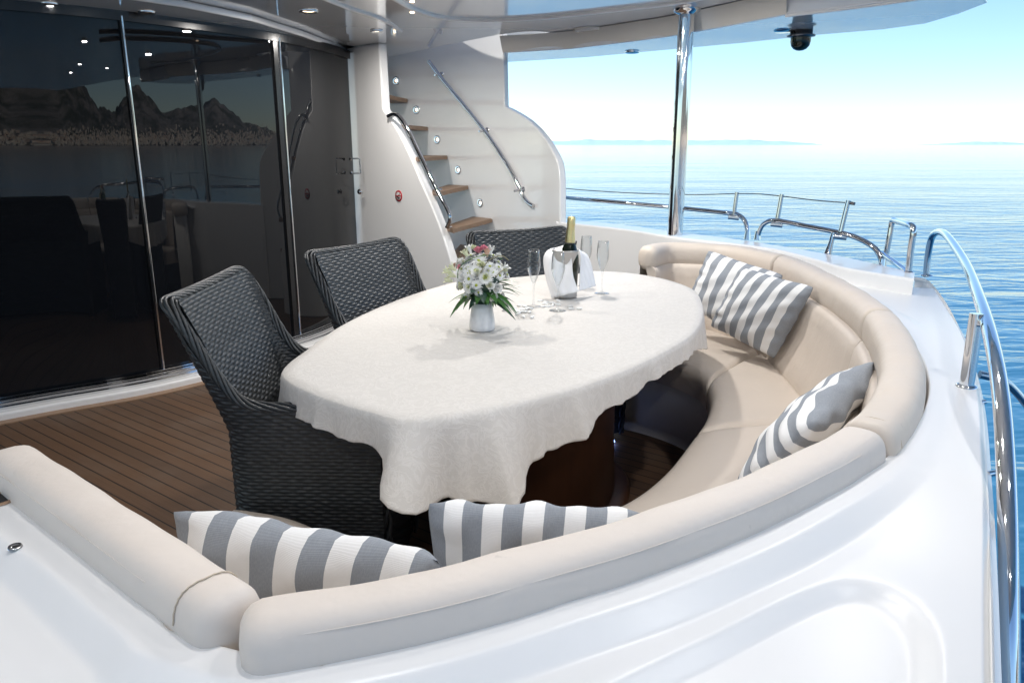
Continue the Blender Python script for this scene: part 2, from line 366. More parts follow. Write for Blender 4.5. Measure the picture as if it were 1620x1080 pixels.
# border plank + white sill + chrome track along the glass
def strip(path, o0, o1, z0, z1, side=-1):
    N = normals2(path, side); P = []
    for i in range(len(path)):
        p = Vector((path[i][0], path[i][1], 0)); nn = Vector((N[i][0], N[i][1], 0))
        P.append([p + nn * o0 + Vector((0, 0, z0)), p + nn * o0 + Vector((0, 0, z1)), p + nn * o1 + Vector((0, 0, z1)), p + nn * o1 + Vector((0, 0, z0))])
    return MB().grid(P, cv=True, smooth=False)
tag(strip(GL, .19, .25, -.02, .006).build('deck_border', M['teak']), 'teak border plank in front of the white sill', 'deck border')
tag(bevel(strip(GL, .03, .19, -.02, .045).build('door_sill', M['gelcoat']), .012, 3), 'white curved sill along the foot of the glass doors', 'sill')

# ------------------------------------------------------------------ glass door wall
door = empty('glass_door_wall', (GL[75][0], GL[75][1], 0))
tag(door, 'curved wall of dark tinted sliding glass doors with chrome mullions', 'glass door')
def part(o, root):
    bpy.context.view_layer.update(); o.parent = root; o.matrix_parent_inverse = root.matrix_world.inverted(); return o
def idx_u(u, v): p = plan_at(GL, u, v); return min(range(len(GL)), key=lambda i: (Vector(GL[i]) - p).length)
i1, i2 = idx_u(228, 310), idx_u(452, 310)
cuts = [0, idx_u(30, 300) - 20, i1, i2, len(GL) - 1]
for k in range(4):
    seg = GL[cuts[k]:cuts[k + 1] + 1]
    part(wall(seg, ZG0, ZG1 - .002, .012, 1, True).build('pane', M['dark_glass'], sharp=.7), door)
for k in (1, 2, 3):
    i = cuts[k]; p = GL[i]; N = normals2(GL, -1)[i]; T = Vector((N[1], -N[0]))
    f = MB().box((p[0] - N[0] * .0, p[1] - N[1] * .0, (ZG0 + ZG1) / 2), (.05 if k == 3 else .022, .03, ZG1 - ZG0 - .01), math.atan2(T.y, T.x)).build('stile', M['black_frame']); part(f, door)
    off = .028 if k == 3 else .0
    q = Vector(p) + Vector(N) * .019 + T * -off * (1 if T.x > 0 else -1) * -1
    f = MB().box((q.x, q.y, (ZG0 + ZG1) / 2), (.010, .014, ZG1 - ZG0 - .012), math.atan2(T.y, T.x)).build('mullion', M['chrome']); part(bevel(f, .003), door)
part(strip(GL, .0, .03, .03, .085).build('track', M['chrome']), door); part(strip(GL, .045, .075, .0455, .075).build('track', M['chrome']), door)
part(strip(GL, .10, .13, .0455, .057).build('track', M['chrome']), door)
part(strip(GL, -.03, .022, ZG1 - .03, ZG1 + .03).build('top_rail', M['black_frame']), door)
# latch + knob at the right end of the glass
p = WY(566, 262, 6.2); m = MB(); hnd = empty('door_latch', (p.x, p.y - .03, p.z)); tag(hnd, 'small chrome pull latch at the right edge of the glass doors', 'latch')
m = MB(); m.tube(fillet([(-.05, .01, .05), (-.05, -.03, .055), (.03, -.03, .055), (.035, -.03, -.06), (-.05, -.03, -.06), (-.05, .01, -.06)], .012), .006, 8); m.build('grip', M['chrome'], hnd)
for z_ in (.05, -.055): MB().lathe([(0, .004), (.011, .004), (.013, 0)], (-.05, .008, z_), 16, (0, -1, 0)).build('mount', M['chrome'], hnd)
p = WY(570, 303, 6.2); m = MB(); m.lathe([(0, 0), (.022, 0), (.022, .006), (.010, .008), (.010, .03), (.019, .034), (.019, .05), (.012, .056), (0, .057)], (0, 0, 0), 24, (.3, -1, 0))
o = m.build('turn_button', M['chrome']); o.location = (p.x, p.y - .02, p.z); tag(o, 'round chrome knob under the latch beside the glass', 'knob')

# ------------------------------------------------------------------ near stair wall (stringer) and outer stair wall
nsp = [NS0.lerp(NS1, t) for t in np.linspace(0, 1, 70)]
nsp = [Vector((-1.30, 6.37))] + nsp
px = [(563, -90), (600, -90), (602.5, -90), (603, 168), (608, 176), (616, 186), (628, 204), (640, 228), (652, 254), (665, 285), (678, 314), (690, 343), (700, 370), (709, 398), (717, 425), (724, 450), (730, 480), (740, 540)]
def uof(p): return 810 + F * p[0] / (p[1] * CT) * 1.0
def proj(p):
    d = Vector(p) - Vector((0, 0, H)); dep = d.y * CT - d.z * STN
    return 810 + F * d.x / dep, 540 - F * (d.y * STN + d.z * CT) / dep
def top_from_px(p, pxs, zmax):             # height at plan point p so that its top lies on the pixel curve
    lo, hi = 0.0, zmax; us = [q[0] for q in pxs]; vs = [q[1] for q in pxs]
    for _ in range(40):
        mid = (lo + hi) / 2; u, v = proj((p[0], p[1], mid))
        if v > interp(u, us, vs): lo = mid
        else: hi = mid
    return lo
tops = [top_from_px(p, px, ZMAIN - .002) for p in nsp]
sw = wall(nsp, 0, tops, .075, 1, True).build('stair_inner_wall', M['gelcoat'], sharp=.7)
tag(bevel(sw, .012, 3, .9), 'white inner stair wall sweeping down beside the glass doors', 'stair wall')
pxo = [(590, -40), (796, -40), (797, 168), (806, 172), (820, 180), (835, 190), (850, 204), (864, 222), (875, 241), (882, 258), (886, 276), (887, 300), (890, 420)]
pxo = [(590, -40), (790, -40), (796.5, -40), (797, 168), (806, 172), (820, 180), (835, 190), (850, 204), (864, 222), (875, 241), (882, 256), (885.5, 276), (886, 300), (886.5, 600)]
owp = OW
# dense sampling near the corner at u=797
tops = [min(2.45, top_from_px(p, pxo, 2.45)) for p in owp]
ow = wall(owp, 0, tops, .05, 1, True).build('stair_outer_wall', M['gelcoat'], sharp=.7)
tag(bevel(ow, .010, 3, .9), 'tall white outer stair wall with a rounded shoulder against the sea', 'stair wall')
# thin vertical pilaster edge on the outer wall
p = plan_at(owp, 789, 130); m = MB(); m.box((p.x + .0, p.y - .012, 1.9), (.03, .02, .5), -.9)
# treads
tr = [(2, 724, 760, .56), (3, 716, 779, .81), (4, 692, 741, 1.065), (5, 662, 708, 1.31), (6, 628, 677, 1.55), (7, 600, 645, 1.785), (8, 585, 613, 2.02)]
vv = {2: 408, 3: 352, 4: 298, 5: 248, 6: 198, 7: 150, 8: 105}
OWi = [Vector((p[0] - normals2(owp, 1)[i][0] * .002, p[1] - normals2(owp, 1)[i][1] * .002)) for i, p in enumerate(owp)]
for k, ul, ur, z in tr:
    A = plan_at(nsp, ul, vv[k]); B = plan_at(OWi, ur, vv[k]); d = (B - A); back = Vector((-.72, .40 + .02 * k)).normalized() * .24
    if k > 5: A = A.lerp(B, .06)
    A2 = A + back * .8 + Vector((.08, .1)); iB = min(range(len(OWi)), key=lambda i: (OWi[i] - B).length); B2 = Vector(OWi[max(0, iB - 9)])
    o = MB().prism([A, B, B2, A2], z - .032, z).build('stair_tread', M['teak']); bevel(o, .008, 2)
    tag(o, ['lowest teak stair tread, half hidden by the bouquet', 'broad teak tread level with the foot of the inner handrail', 'second teak tread above the foot of the handrail, seen from above', 'teak tread at eye level in the middle of the flight', 'teak tread just under the head of the inner handrail', 'narrow teak tread second from the ceiling', 'topmost teak tread end under the ceiling'][k - 2], 'stair tread', 'teak treads of the curved stair')
# stair lights
for i, (u, v) in enumerate([(627, 128), (659, 174), (692, 221), (725, 269), (760, 321)]):
    b = plan_at(owp, u, v); y = b.y; p = WY(u, v, y); iN = min(range(len(owp)), key=lambda j: (Vector(owp[j]) - b).length); nn = normals2(owp, -1)[iN]
    t = empty('step_light', p); nv = Vector((nn[0], nn[1], 0))
    MB().lathe([(.012, -.004), (.034, -.002), (.036, .006), (.030, .010), (.013, .003)], (0, 0, 0), 28, nv).build('bezel', M['chrome'], t)
    MB().lathe([(0, .004), (.010, .004), (.013, .001)], (0, 0, 0), 20, nv).build('lens', M['lamp_warm'], t)
    tag(t, ['topmost', 'second from the top', 'middle', 'second from the bottom', 'lowest'][i] + ' lit round step light on the stair wall', 'step light', 'lit step lights along the stair')
# no smoking sign
p2 = plan_at(nsp, 631, 310); p = WY(631, 310, p2.y); nn = Vector((-(NS1 - NS0).y, (NS1 - NS0).x)).normalized() * -1; nv = Vector((nn.x, nn.y, 0)); tv = Vector((NS1.x - NS0.x, NS1.y - NS0.y, 0)).normalized()
t = empty('no_smoking_sign', p); tag(t, 'small round red and white no smoking sticker on the inner stair wall', 'sign')
MB().lathe([(0, .003), (.040, .003), (.041, 0)], (0, 0, 0), 36, nv).build('disc', M['white_plastic'], t)
MB().lathe([(.031, .0045), (.042, .0045), (.043, 0)], (0, 0, 0), 36, nv).build('ring', M['label_red'], t)
Mx = Matrix((tv, nv, Vector((0, 0, 1)))).transposed()
MB().box(nv * .0045, (.066, .002, .008), M=Mx @ Matrix.Rotation(-.05, 3, 'Y')).build('bar', M['label_red'], t)
m = MB(); m.box(nv * .0038 + tv * -.004, (.040, .0015, .007), M=Mx @ Matrix.Rotation(-.6, 3, 'Y')); m.box(nv * .0038 + tv * .004 + Vector((0, 0, -.016)), (.020, .0015, .010), M=Mx); m.box(nv * .0038 + tv * .012 + Vector((0, 0, .016)), (.004, .0015, .014), M=Mx @ Matrix.Rotation(.5, 3, 'Y'))
m.build('cigarette_symbol', M['black_ink'], t)
# handrails
def brk(a, b, r): m = MB(); m.tube([a, b], r, 10); return m
tn = Vector((nn.x, nn.y)); pts = []
for u, v in [(614, 184), (624, 181), (634, 187), (646, 206), (660, 236), (676, 268), (691, 300), (703, 322), (710, 336), (712, 348), (707, 360)]:
    q = plan_at(nsp, u, v) + tn * .03; pts.append(WY(u, v, q.y))
hr = empty('handrail', pts[5]); tag(hr, 'dark steel handrail curving down the inner stair wall', 'handrail')
part(MB().tube(cr(pts, 60), .016, 14).build('rail', M['steel']), hr)
for i in (0, 6, 10):
    q = Vector(pts[i]); e = q + Vector((-tn.x, -tn.y, 0)) * .045; part(brk(q, e, .008).build('bracket', M['steel']), hr)
pts = []
for u, v in [(678, 97), (700, 126), (735, 168), (770, 212), (800, 256), (818, 288), (829, 312), (836, 321), (844, 326)]:
    q = plan_at(owp, u, v); iN = min(range(len(owp)), key=lambda j: (Vector(owp[j]) - q).length); nn2 = normals2(owp, -1)[iN]; q = q + Vector(nn2) * .06
    pts.append(WY(u, v, q.y))
hr2 = empty('handrail', pts[4]); tag(hr2, 'long steel handrail fixed to the outer stair wall', 'handrail')
part(MB().tube(cr(pts, 60), .016, 14).build('rail', M['steel']), hr2)
for u, v in ((699, 118), (771, 206), (828, 300)):
    b = plan_at(owp, u, v); iN = min(range(len(owp)), key=lambda j: (Vector(owp[j]) - b).length); nn2 = Vector(normals2(owp, -1)[iN]); e = WY(u, v, b.y)
    part(brk(e, e + Vector((nn2.x * .06 - .02, nn2.y * .06, -.01)), .009).build('bracket', M['steel']), hr2)
    part(MB().lathe([(0, .006), (.02, .006), (.022, 0)], e, 20, (nn2.x, nn2.y, 0)).build('flange', M['steel']), hr2)

# ------------------------------------------------------------------ overhead deck (ceiling)
LAMP = 5.0
ZM, ZL = 2.14, 2.03         # main ceiling, outer lip underside
outer = [W(800, 99, ZL), W(930, 91, ZL), W(1060, 79, ZL), W(1180, 68, ZL), W(1290, 56, ZL), W(1400, 47, ZL), W(1465, 38, ZL), W(1520, 22, ZL), W(1562, 6, ZL)]
outer = [(p.x, p.y) for p in outer]
roof = outer[2:] + [(2.60, 3.45), (2.95, 2.6), (3.1, 1.2), (3.1, -1.8), (-5.5, -1.8), (-7, 3.2), (-5.2, 10), (-1.3, 10), (-.95, 8.3), (-.1, 7.1), (.6, 6.35)]
hole_px = [(603, 96), (640, 86), (690, 75), (740, 65), (800, 54), (840, 50), (865, 52), (879, 58), (878, 64), (862, 71)]
hole = [W(u, v, ZM) for u, v in hole_px]; hole = [(p.x, p.y) for p in hole]
wallpts = [(p[0] + normals2(OW, 1)[i][0] * .0, p[1]) for i, p in enumerate(OW)]
hole2 = hole + [(.42, 5.95), (.1, 6.35), (-.45, 6.9), (-1.0, 7.15), (-1.2, 7.15)]
ceil = empty('overhead_deck', (0, 3, ZM)); tag(ceil, 'glossy white overhanging deck forming the ceiling over the cockpit', 'overhang')
hp = cr([Vector(p) for p in hole], 60); lin = [(.42, 6.05), (.12, 6.4), (-.35, 6.9), (-.85, 7.5), (-1.36, 8.1)]; holepoly = [tuple(p) for p in hp] + lin
m = MB().prism(roof, ZM, ZM + .22, holes=[holepoly]); part(bevel(m.build('ceiling_panel', M['gelcoat_ceiling']), .006, 2), ceil)
# stairwell lining above the opening
ring = [tuple(p) for p in hp] + lin
P = [[Vector((p[0], p[1], ZM + .002)), Vector((p[0], p[1], ZM + .7))] for p in ring]
part(MB().grid(P, cu=True, smooth=False).build('stairwell_lining', M['gelcoat']), ceil)
# outer lip: inner face cream, underside glossy
lip_in = [W(795, 84, ZL), W(900, 78, ZL), W(1000, 66, ZL), W(1060, 58, ZL), W(1150, 42, ZL), W(1243, 24, ZL), W(1350, 10, ZL), W(1450, -3, ZL), W(1540, -22, ZL)]
lip_in = [(p.x, p.y) for p in lip_in]
ob = [(x, y) for x, y in outer]
part(bevel(MB().prism(ob + lip_in[::-1], ZL, ZM - .002).build('outer_lip', M['gelcoat_ceiling']), .010, 3), ceil)
P = []
for x, y in cr([Vector(p) for p in lip_in[:6]], 40): P.append([Vector((x, y - .004, ZL + .004)), Vector((x - .02, y - .05, ZM - .004))])
part(MB().grid(P, smooth=True).build('cream_fascia', M['gelcoat_cream']), ceil)
# soffit over the glass + bead mouldings
sof_px = [(-60, -60), (60, -28), (180, -4), (290, 12), (400, 34), (480, 58), (530, 76), (562, 92)]
sof = [W(u, v, ZG1 + .02) for u, v in sof_px]; si = [(p.x, p.y) for p in sof]
go = [(p[0], p[1]) for p in GL[::10]]; N = normals2(GL, 1)
m = MB().prism([(-6, 2.2)] + si + [(-1.22, 6.34), (-1.32, 6.5), (-2.6, 6.0), (-6, 4.5)], ZG1 + .02, ZM - .002); part(bevel(m.build('soffit', M['gelcoat_ceiling']), .012, 3), ceil)
def bead(pxs, z, r, name='ceiling_moulding', mat='gelcoat'):
    c = cr([W(u, v, z) for u, v in pxs], 90); part(MB().tube(c, r, 10).build(name, M[mat]), ceil)
bead([(560, -60), (590, -25), (628, 0), (660, 16), (700, 27), (760, 31), (830, 29), (900, 23), (980, 14), (1060, 5), (1110, -4), (1200, -30)], ZM - .002, .016)
bead([(430, -40), (500, -8), (545, 10), (590, 25), (615, 36), (634, 49)], ZM - .002, .014)
bead([(1243, 25), (1300, 18), (1380, 8), (1460, -4), (1530, -20)], ZL - .001, .010)
# right wall block above glass end joining ceiling
# recessed downlights, added fill lamps, speaker, camera
def downlight(u, v, z, r, label, lit=False):
    p = W(u, v, z); t = empty('downlight', p)
    MB().lathe([(r * .62, -.002), (r * .95, -.010), (r, -.004), (r, .004)], (0, 0, 0), 32).build('bezel', M['chrome'], t)
    MB().lathe([(r * .64, -.002), (r * .5, .006), (0, .006)], (0, 0, 0), 32).build('lens', M['lamp_warm' if lit else 'dark_steel'], t)
    if lit:
        ld = bpy.data.lights.new('bulb', 'AREA'); ld.shape = 'DISK'; ld.size = r * 1.2; ld.energy = LAMP * lit; ld.color = (1, .95, .9); lo = bpy.data.objects.new('bulb', ld); lo.location = (0, 0, -.014); link(lo, t)
    tag(t, label, 'downlight', 'downlights in the ceiling')
downlight(488, 17.5, ZM, .055, 'chrome downlight above the right end of the glass doors', 1.3)
downlight(596, 49, ZM, .045, 'chrome downlight in the ceiling corner above the stair wall', 1.3)
downlight(232, 19, ZG1 + .02, .045, 'chrome downlight in the soffit directly over the glass mullion')
downlight(78, 6, ZG1 + .02, .045, 'bright downlight in the soffit at the top left corner', .6)
downlight(1000, 82, ZL, .05, 'flat chrome downlight in the outer lip left of the steel post')
for i, (u, v) in enumerate(((652, 3), (652, 20))):
    p = W(u, v, ZM); o = MB().lathe([(0, -.004), (.012, -.004), (.014, 0)], p, 16).build('pin_light', M['lamp_warm']); tag(o, ['tiny warm pin light in the ceiling nearest the top edge', 'tiny warm pin light in the ceiling above the stairs'][i], 'pin light', 'pin lights in the ceiling')
for i, (x, y, lb) in enumerate([(-.8, 3.2, 'over the wicker chairs'), (-.2, 1.2, 'over the near pillows'), (-1.0, .6, 'over the left coaming'), (.55, 1.9, 'over the near end of the table'), (1.1, 1.0, 'over the right coaming'), (.3, 4.0, 'over the far end of the table'), (1.3, 2.5, 'over the right bench'), (.2, -.5, 'behind the near coaming')]):  # fill lamps added out of view to brighten the shaded cockpit
    t = empty('downlight', (x, y, ZM))
    MB().lathe([(.034, -.002), (.052, -.010), (.055, -.004), (.055, .004)], (0, 0, 0), 28).build('bezel', M['chrome'], t)
    MB().lathe([(.035, -.002), (.02, .002), (0, .002)], (0, 0, 0), 24).build('lens', M['lamp_warm'], t)
    ld = bpy.data.lights.new('bulb', 'AREA'); ld.shape = 'DISK'; ld.size = .09; ld.energy = LAMP * interp(y, [-.5, 1, 2.5, 3.2, 4], [.55, .6, .8, 1.5, 2.4]); ld.color = (1, .97, .94); lo = bpy.data.objects.new('bulb', ld); lo.location = (0, 0, -.014); link(lo, t)
    tag(t, 'unseen fill lamp added in the cockpit ceiling ' + lb, 'downlight', 'added fill lamps over the cockpit')
p = W(933, 46, ZM - .002); sp = empty('ceiling_speaker', p); tag(sp, 'round white flush speaker in the ceiling left of the steel post', 'speaker')
MB().lathe([(.105, .0), (.10, -.016), (.085, -.018), (.08, -.012)], (0, 0, 0), 40).build('ring', M['gelcoat_cream'], sp)
MB().lathe([(.08, -.013), (.04, -.015), (0, -.015)], (0, 0, 0), 40).build('grille', M['gelcoat'], sp)
p = W(1268, 49, ZL - .001); c = empty('dome_camera', p); tag(c, 'black dome security camera under the roof edge', 'security camera')
MB().lathe([(0, 0), (.062, 0), (.062, -.02), (.078, -.024), (.078, -.032), (.052, -.036)], (0, 0, 0), 40).build('housing', M['dark_steel'], c)
MB().lathe([(.056, -.034), (.056, -.06), (.05, -.082), (.036, -.098), (.018, -.106), (0, -.108)], (0, 0, 0), 40).build('dome', M['bottle_glass'], c)
p = W(1240, 49, ZL - .001); o = MB().lathe([(0, -.008), (.05, -.008), (.058, 0)], p, 32).build('mounting_plate', M['chrome']); tag(o, 'round chrome plate on the ceiling beside the dome camera', 'ceiling plate')
# pole
yp = 4.62; a0 = WY(1067, 385, yp); a1 = WY(1085, 0, yp)
pole = empty('steel_post', (a0.x, yp, .8)); tag(pole, 'thick polished steel post holding up the overhead deck', 'post')
m = MB(); m.tube([(0, 0, -.3), (0, 0, ZM - .8)], .046, 32); m.build('tube', M['chrome'], pole)
m = MB(); m.lathe([(.046, ZM - .83), (.075, ZM - .815), (.078, ZM - .801)], (0, 0, 0), 32); m.build('top_flange', M['chrome'], pole)
m = MB(); m.lathe([(.078, .012), (.075, .022), (.05, .03)], (0, 0, 0), 32); m.build('base_flange', M['chrome'], pole)

# ------------------------------------------------------------------ bulwark, coaming, hull
ZB, ZC, ZR = .87, .825, .88            # bulwark cap, coaming, backrest crest
bul_out = cr([W(u, v, ZB) for u, v in [(880, 345.5), (940, 350.5), (1000, 357), (1067, 366), (1150, 376), (1230, 388), (1330, 405), (1400, 420), (1447, 431)]], 80)[:, :2]
bul_in = cr([W(u, v, ZB) for u, v in [(880, 351), (940, 357), (1000, 364), (1067, 375), (1150, 384), (1225, 394), (1290, 410), (1340, 424), (1446, 441)]], 80)[:, :2]
P = []
for i in range(80):
    a, b = bul_out[i], bul_in[i]; c = a + (a - b) / max(1e-6, np.linalg.norm(a - b)) * .02
    P.append([Vector((c[0], c[1], ZC - .5)), Vector((c[0], c[1], ZB - .02)), Vector((a[0], a[1], ZB)), Vector((b[0], b[1], ZB)), Vector((b[0], b[1], 0))])
m = MB().grid(P, cv=True, smooth=False); m.add(P[-1], [(0, 1, 2, 3, 4)], None, False)
tag(bevel(m.build('bulwark', M['gelcoat']), .014, 3, .5), 'white bulwark along the far side with steel rails on its cap', 'bulwark')
# backrest roll centre line
roll_px = [(1012, 412), (1040, 391), (1100, 387), (1160, 391), (1215, 401), (1260, 414), (1300, 433), (1350, 460), (1392, 492), (1418, 530), (1430, 570), (1424, 610), (1405, 645), (1370, 680), (1320, 710), (1270, 735), (1180, 776), (1075, 815), (970, 850), (860, 880), (740, 913), (620, 940), (500, 961), (400, 977), (322, 990)]
roll = [W(u, v, ZR - .012) for u, v in roll_px]
roll[0] = Vector((.71, 4.02, 0)); roll[1] = Vector((.84, 4.19, 0))
RB = cr([(p.x, p.y) for p in roll], 400)
la, lb = W(8, 708, ZR - .012), W(398, 972, ZR - .012)
LB = np.array([(la.x + (lb.x - la.x) * t, la.y + (lb.y - la.y) * t) for t in np.linspace(0, 1, 80)])
# outside path for the coaming: roll outer edge, corner, left cushion outer edge
hullpx = [(1447, 431), (1470, 437), (1500, 474), (1528, 530), (1546, 585), (1556, 640), (1562, 720), (1567, 800), (1571, 900), (1576, 1080)]
hull = cr([(p.x, p.y) for p in [W(u, v, ZC) for u, v in hullpx]], 90)
hull = np.array([tuple(p) for p in hull] + [(.36, .42), (.30, .15), (.25, -.3), (.2, -1.2)])
RO = normals2(RB, 1)          # outward?
cen = np.array([.2, 2.3]);
if np.dot(RO[200], RB[200] - cen) < 0: RO = -RO
LO = normals2(LB, 1)
if np.dot(LO[40], LB[40] - cen) < 0: LO = -LO
WR = .056
def wr_at(i): return .056 - .010 * smoothstep(230, 300, i)
pa = [RB[i] + RO[i] * (wr_at(i) + .012 * smoothstep(120, 160, i) * (1 - smoothstep(250, 300, i)) - .003) for i in range(33, 392, 3)]
pc = [LB[i] + LO[i] * (.046 * .96) for i in range(70, -1, -5)]
ext = LB[0] - (LB[20] - LB[0]) * 6 + LO[0] * WR
path = cr(pa + pc + [ext * .33 + pc[-1] * .67, ext], 420)
pn = normals2(path, 1)
if np.dot(pn[200], path[200] - cen) < 0: pn = -pn
for _ in range(40): pn[1:-1] = (pn[:-2] + pn[1:-1] * 2 + pn[2:]) / 4
pn /= np.linalg.norm(pn, axis=1)[:, None]
clip = np.vstack([bul_out * 1.0, hull])
def raypoly(p, d, poly):
    best = None
    for i in range(len(poly) - 1):
        a, b = poly[i], poly[i + 1]; e = b - a; det = d[0] * -e[1] + e[0] * d[1]
        if abs(det) < 1e-12: continue
        r = a - p; t = (r[0] * -e[1] + e[0] * r[1]) / det; s = (d[0] * r[1] - d[1] * r[0]) / det
        if t > 0 and -1e-6 <= s <= 1 + 1e-6 and (best is None or t < best): best = t
    return best
O = np.array([raypoly(path[i], pn[i], clip) or (1.6 if i > 80 else .05) for i in range(len(path))]); O = np.minimum(O, 1.6)
pan_px = [(820, 1150), (1000, 1062), (1120, 1005), (1220, 955), (1290, 925), (1340, 915), (1400, 925), (1450, 955), (1482, 1000), (1492, 1060), (1485, 1200)]
pan = cr([(p.x, p.y) for p in [W(u, v, ZC - .02) for u, v in pan_px]], 500)
pc0 = W(1300, 1100, ZC - .02); pcen = np.array([pc0.x, pc0.y])
def pan_sd(x, y):
    q = np.array([x, y]); dd = pan - q; k = np.argmin((dd ** 2).sum(1)); d = math.sqrt((dd[k] ** 2).sum())
    a = pan[max(0, k - 1)]; b = pan[min(len(pan) - 1, k + 1)]; t = b - a
    s = t[0] * (q[1] - a[1]) - t[1] * (q[0] - a[0]); s0 = t[0] * (pcen[1] - a[1]) - t[1] * (pcen[0] - a[0])
    return d if s * s0 < 0 else -d
def ramp_(a, b, x):
    t = (x - a) / (b - a); e = .12
    if t < -e: return 0.0
    if t > 1 + e: return 1.0
    if t < e: return (t + e) ** 2 / (4 * e)
    if t > 1 - e: return 1 - (1 + e - t) ** 2 / (4 * e)
    return t
P = []
for i in range(len(path)):
    row = []; L = i / (len(path) - 1)
    lip = .045 + .05 * smoothstep(.74, .84, L) + .0 * L; bw = .040
    oa = np.r_[np.arange(0, min(.17, O[i] * .6), .17 / 42)]; oa = oa if len(oa) == 42 else np.linspace(0, O[i] * .6, 42); tt = np.r_[oa, np.linspace(oa[-1] + .004, O[i], 130)] / O[i]
    for t in tt:
        o_ = t * O[i]; p = path[i] + pn[i] * o_
        z = ZC - .022 * ramp_(lip, lip + bw, o_) * smoothstep(.1, .25, O[i] * 1.0 - lip)
        if p[1] < 1.1 and p[0] > -.5:
            sdv = pan_sd(p[0], p[1]); z -= .014 * ramp_(.0, .030, -sdv)
        if o_ < .004: z -= .0
        z -= .010 * smoothstep(O[i] - .012, O[i], o_)
        row.append(Vector((p[0], p[1], z)))
    row = [Vector((path[i][0] - pn[i][0] * .003, path[i][1] - pn[i][1] * .003, ZC - .25)), Vector((path[i][0] - pn[i][0] * .003, path[i][1] - pn[i][1] * .003, ZC - .006))] + row
    e = row[-1]; row += [Vector((e.x, e.y, ZC - .03)) + Vector((pn[i][0], pn[i][1], 0)) * .004]
    P.append(row)
o = MB().grid(P).build('coaming', M['gelcoat_coaming']); tag(o, 'broad white moulded coaming wrapping round the outside of the sofa', 'coaming')
# hull side below the coaming edge with a narrow flange
hh = np.vstack([hull[:-1]]); N = normals2(hh, 1)
if N[40][0] < 0: N = -N
P = [[Vector((p[0] + N[i][0] * a, p[1] + N[i][1] * a, z)) for a, z in ((.0, ZC - .02), (.003, ZC - .035), (.012, ZC - .04), (.013, ZC - .06), (.0, ZC - .3), (-.04, -.3), (-.2, SEA - .2))] for i, p in enumerate(hh)]
m = MB().grid(P, smooth=False)
tag(m.build('stern_moulding', M['gelcoat']), 'white hull side dropping away outside the coaming edge', 'hull')
P = [[Vector((p[0], p[1], ZB - .03)), Vector((p[0] * 1.0, p[1], -.3)), Vector((p[0] * .9, p[1] * .97, SEA - .2))] for p in bul_out]
tag(MB().grid(P).build('hull_side', M['gelcoat']), 'white hull side below the bulwark', 'hull')
for i, (u, v) in enumerate([(1552, 636), (1570, 748)]):
    p = W(u, v, ZC - .04); o = MB().tube([p + Vector((-.012, -.004, 0)), p + Vector((.012, .004, 0))], .006, 12).build('bolt', M['chrome']); tag(o, ['small chrome bolt on the hull flange near the rail foot', 'small chrome bolt on the hull flange further down the rail'][i], 'bolt', 'bolts on the hull flange')
# cup fitting holes
p = W(24, 865, ZC + .001); t = empty('deck_socket', p); tag(t, 'small steel snap socket set into the white coaming at lower left', 'socket')
MB().lathe([(.005, .001), (.0085, .003), (.010, .0)], (0, 0, 0), 24).build('rim', M['steel'], t); MB().lathe([(.005, .001), (0, .0005)], (0, 0, 0), 16).build('well', M['rubber'], t)
p = W(-3, 790, ZC + .001); t = empty('cup_holder', p); tag(t, 'round wooden rimmed cup recess cut off by the left edge', 'cup holder')
MB().lathe([(.022, .001), (.026, .004), (.030, .0)], (0, 0, 0), 30).build('rim', M['teak'], t); MB().lathe([(.022, .001), (0, .0005)], (0, 0, 0), 20).build('well', M['rubber'], t)

# ------------------------------------------------------------------ sofa
sofa = empty('curved_sofa', (.4, 2.2, 0)); tag(sofa, 'U-shaped beige vinyl sofa built in round the table', 'sofa')
def sec(n=28, w=.062, h=.065, p=2.7):      # rounded roll section, (offset, height)
    out = []
    for k in range(n):
        a = 2 * PI * k / n; c, s_ = math.cos(a), math.sin(a)
        out.append((w * math.copysign(abs(c) ** (2 / p), c), h * math.copysign(abs(s_) ** (2 / p), s_)))
    return out
def roll_mesh(P, N, zc, w, h, end=.05, name='backrest_roll', mat='vinyl', p=2.6, seed=0, lean=0.0):
    L = np.r_[0, np.cumsum(np.linalg.norm(np.diff(P, axis=0), axis=1))]; tot = L[-1]; rows = []; uvs = []
    # extra samples at ends
    q = sorted(set([0, .003, .008, .016, .028, .04, .055] + list(np.linspace(.07, tot - .07, max(8, int(tot / .02)))) + [tot - x for x in (.055, .04, .028, .016, .008, .003, 0)]))
    nn = 30; rs = np.random.RandomState(seed)
    for d in q:
        x = np.interp(d, L, P[:, 0]); y = np.interp(d, L, P[:, 1]); nx = np.interp(d, L, N[:, 0]); ny = np.interp(d, L, N[:, 1])
        e = min(d, tot - d); end_ = end; end = (end_[0] if d < tot / 2 else end_[1]) if isinstance(end_, tuple) else end_; k = 1.0 if e >= end else (1 - (1 - e / end) ** 2.6) ** (1 / 2.6); k = max(k, .02); end = end_
        wob = 1 + .012 * math.sin(d * 21 + seed) + .008 * math.sin(d * 47 + seed * 2)
        r = []
        for j, (a, b) in enumerate(sec(nn, w * k * wob, h * (.35 + .65 * k) * wob, p)):
            r.append(Vector((x + nx * (a + lean * b), y + ny * (a + lean * b), zc + b)))
            uvs.append((d * 3, j / nn * .42 * 3))
        rows.append(r)
    m = MB().grid(rows, cv=True, uv=uvs); m.add(rows[0], [tuple(range(nn))]); m.add(rows[-1], [tuple(range(nn))[::-1]])
    return part(m.build(name, M[mat]), sofa)
def cutseg(P, N, u0, u1):
    return P[u0:u1], N[u0:u1]
def nearest(P, q): return int(np.argmin(((P - np.array([q.x, q.y])) ** 2).sum(1)))
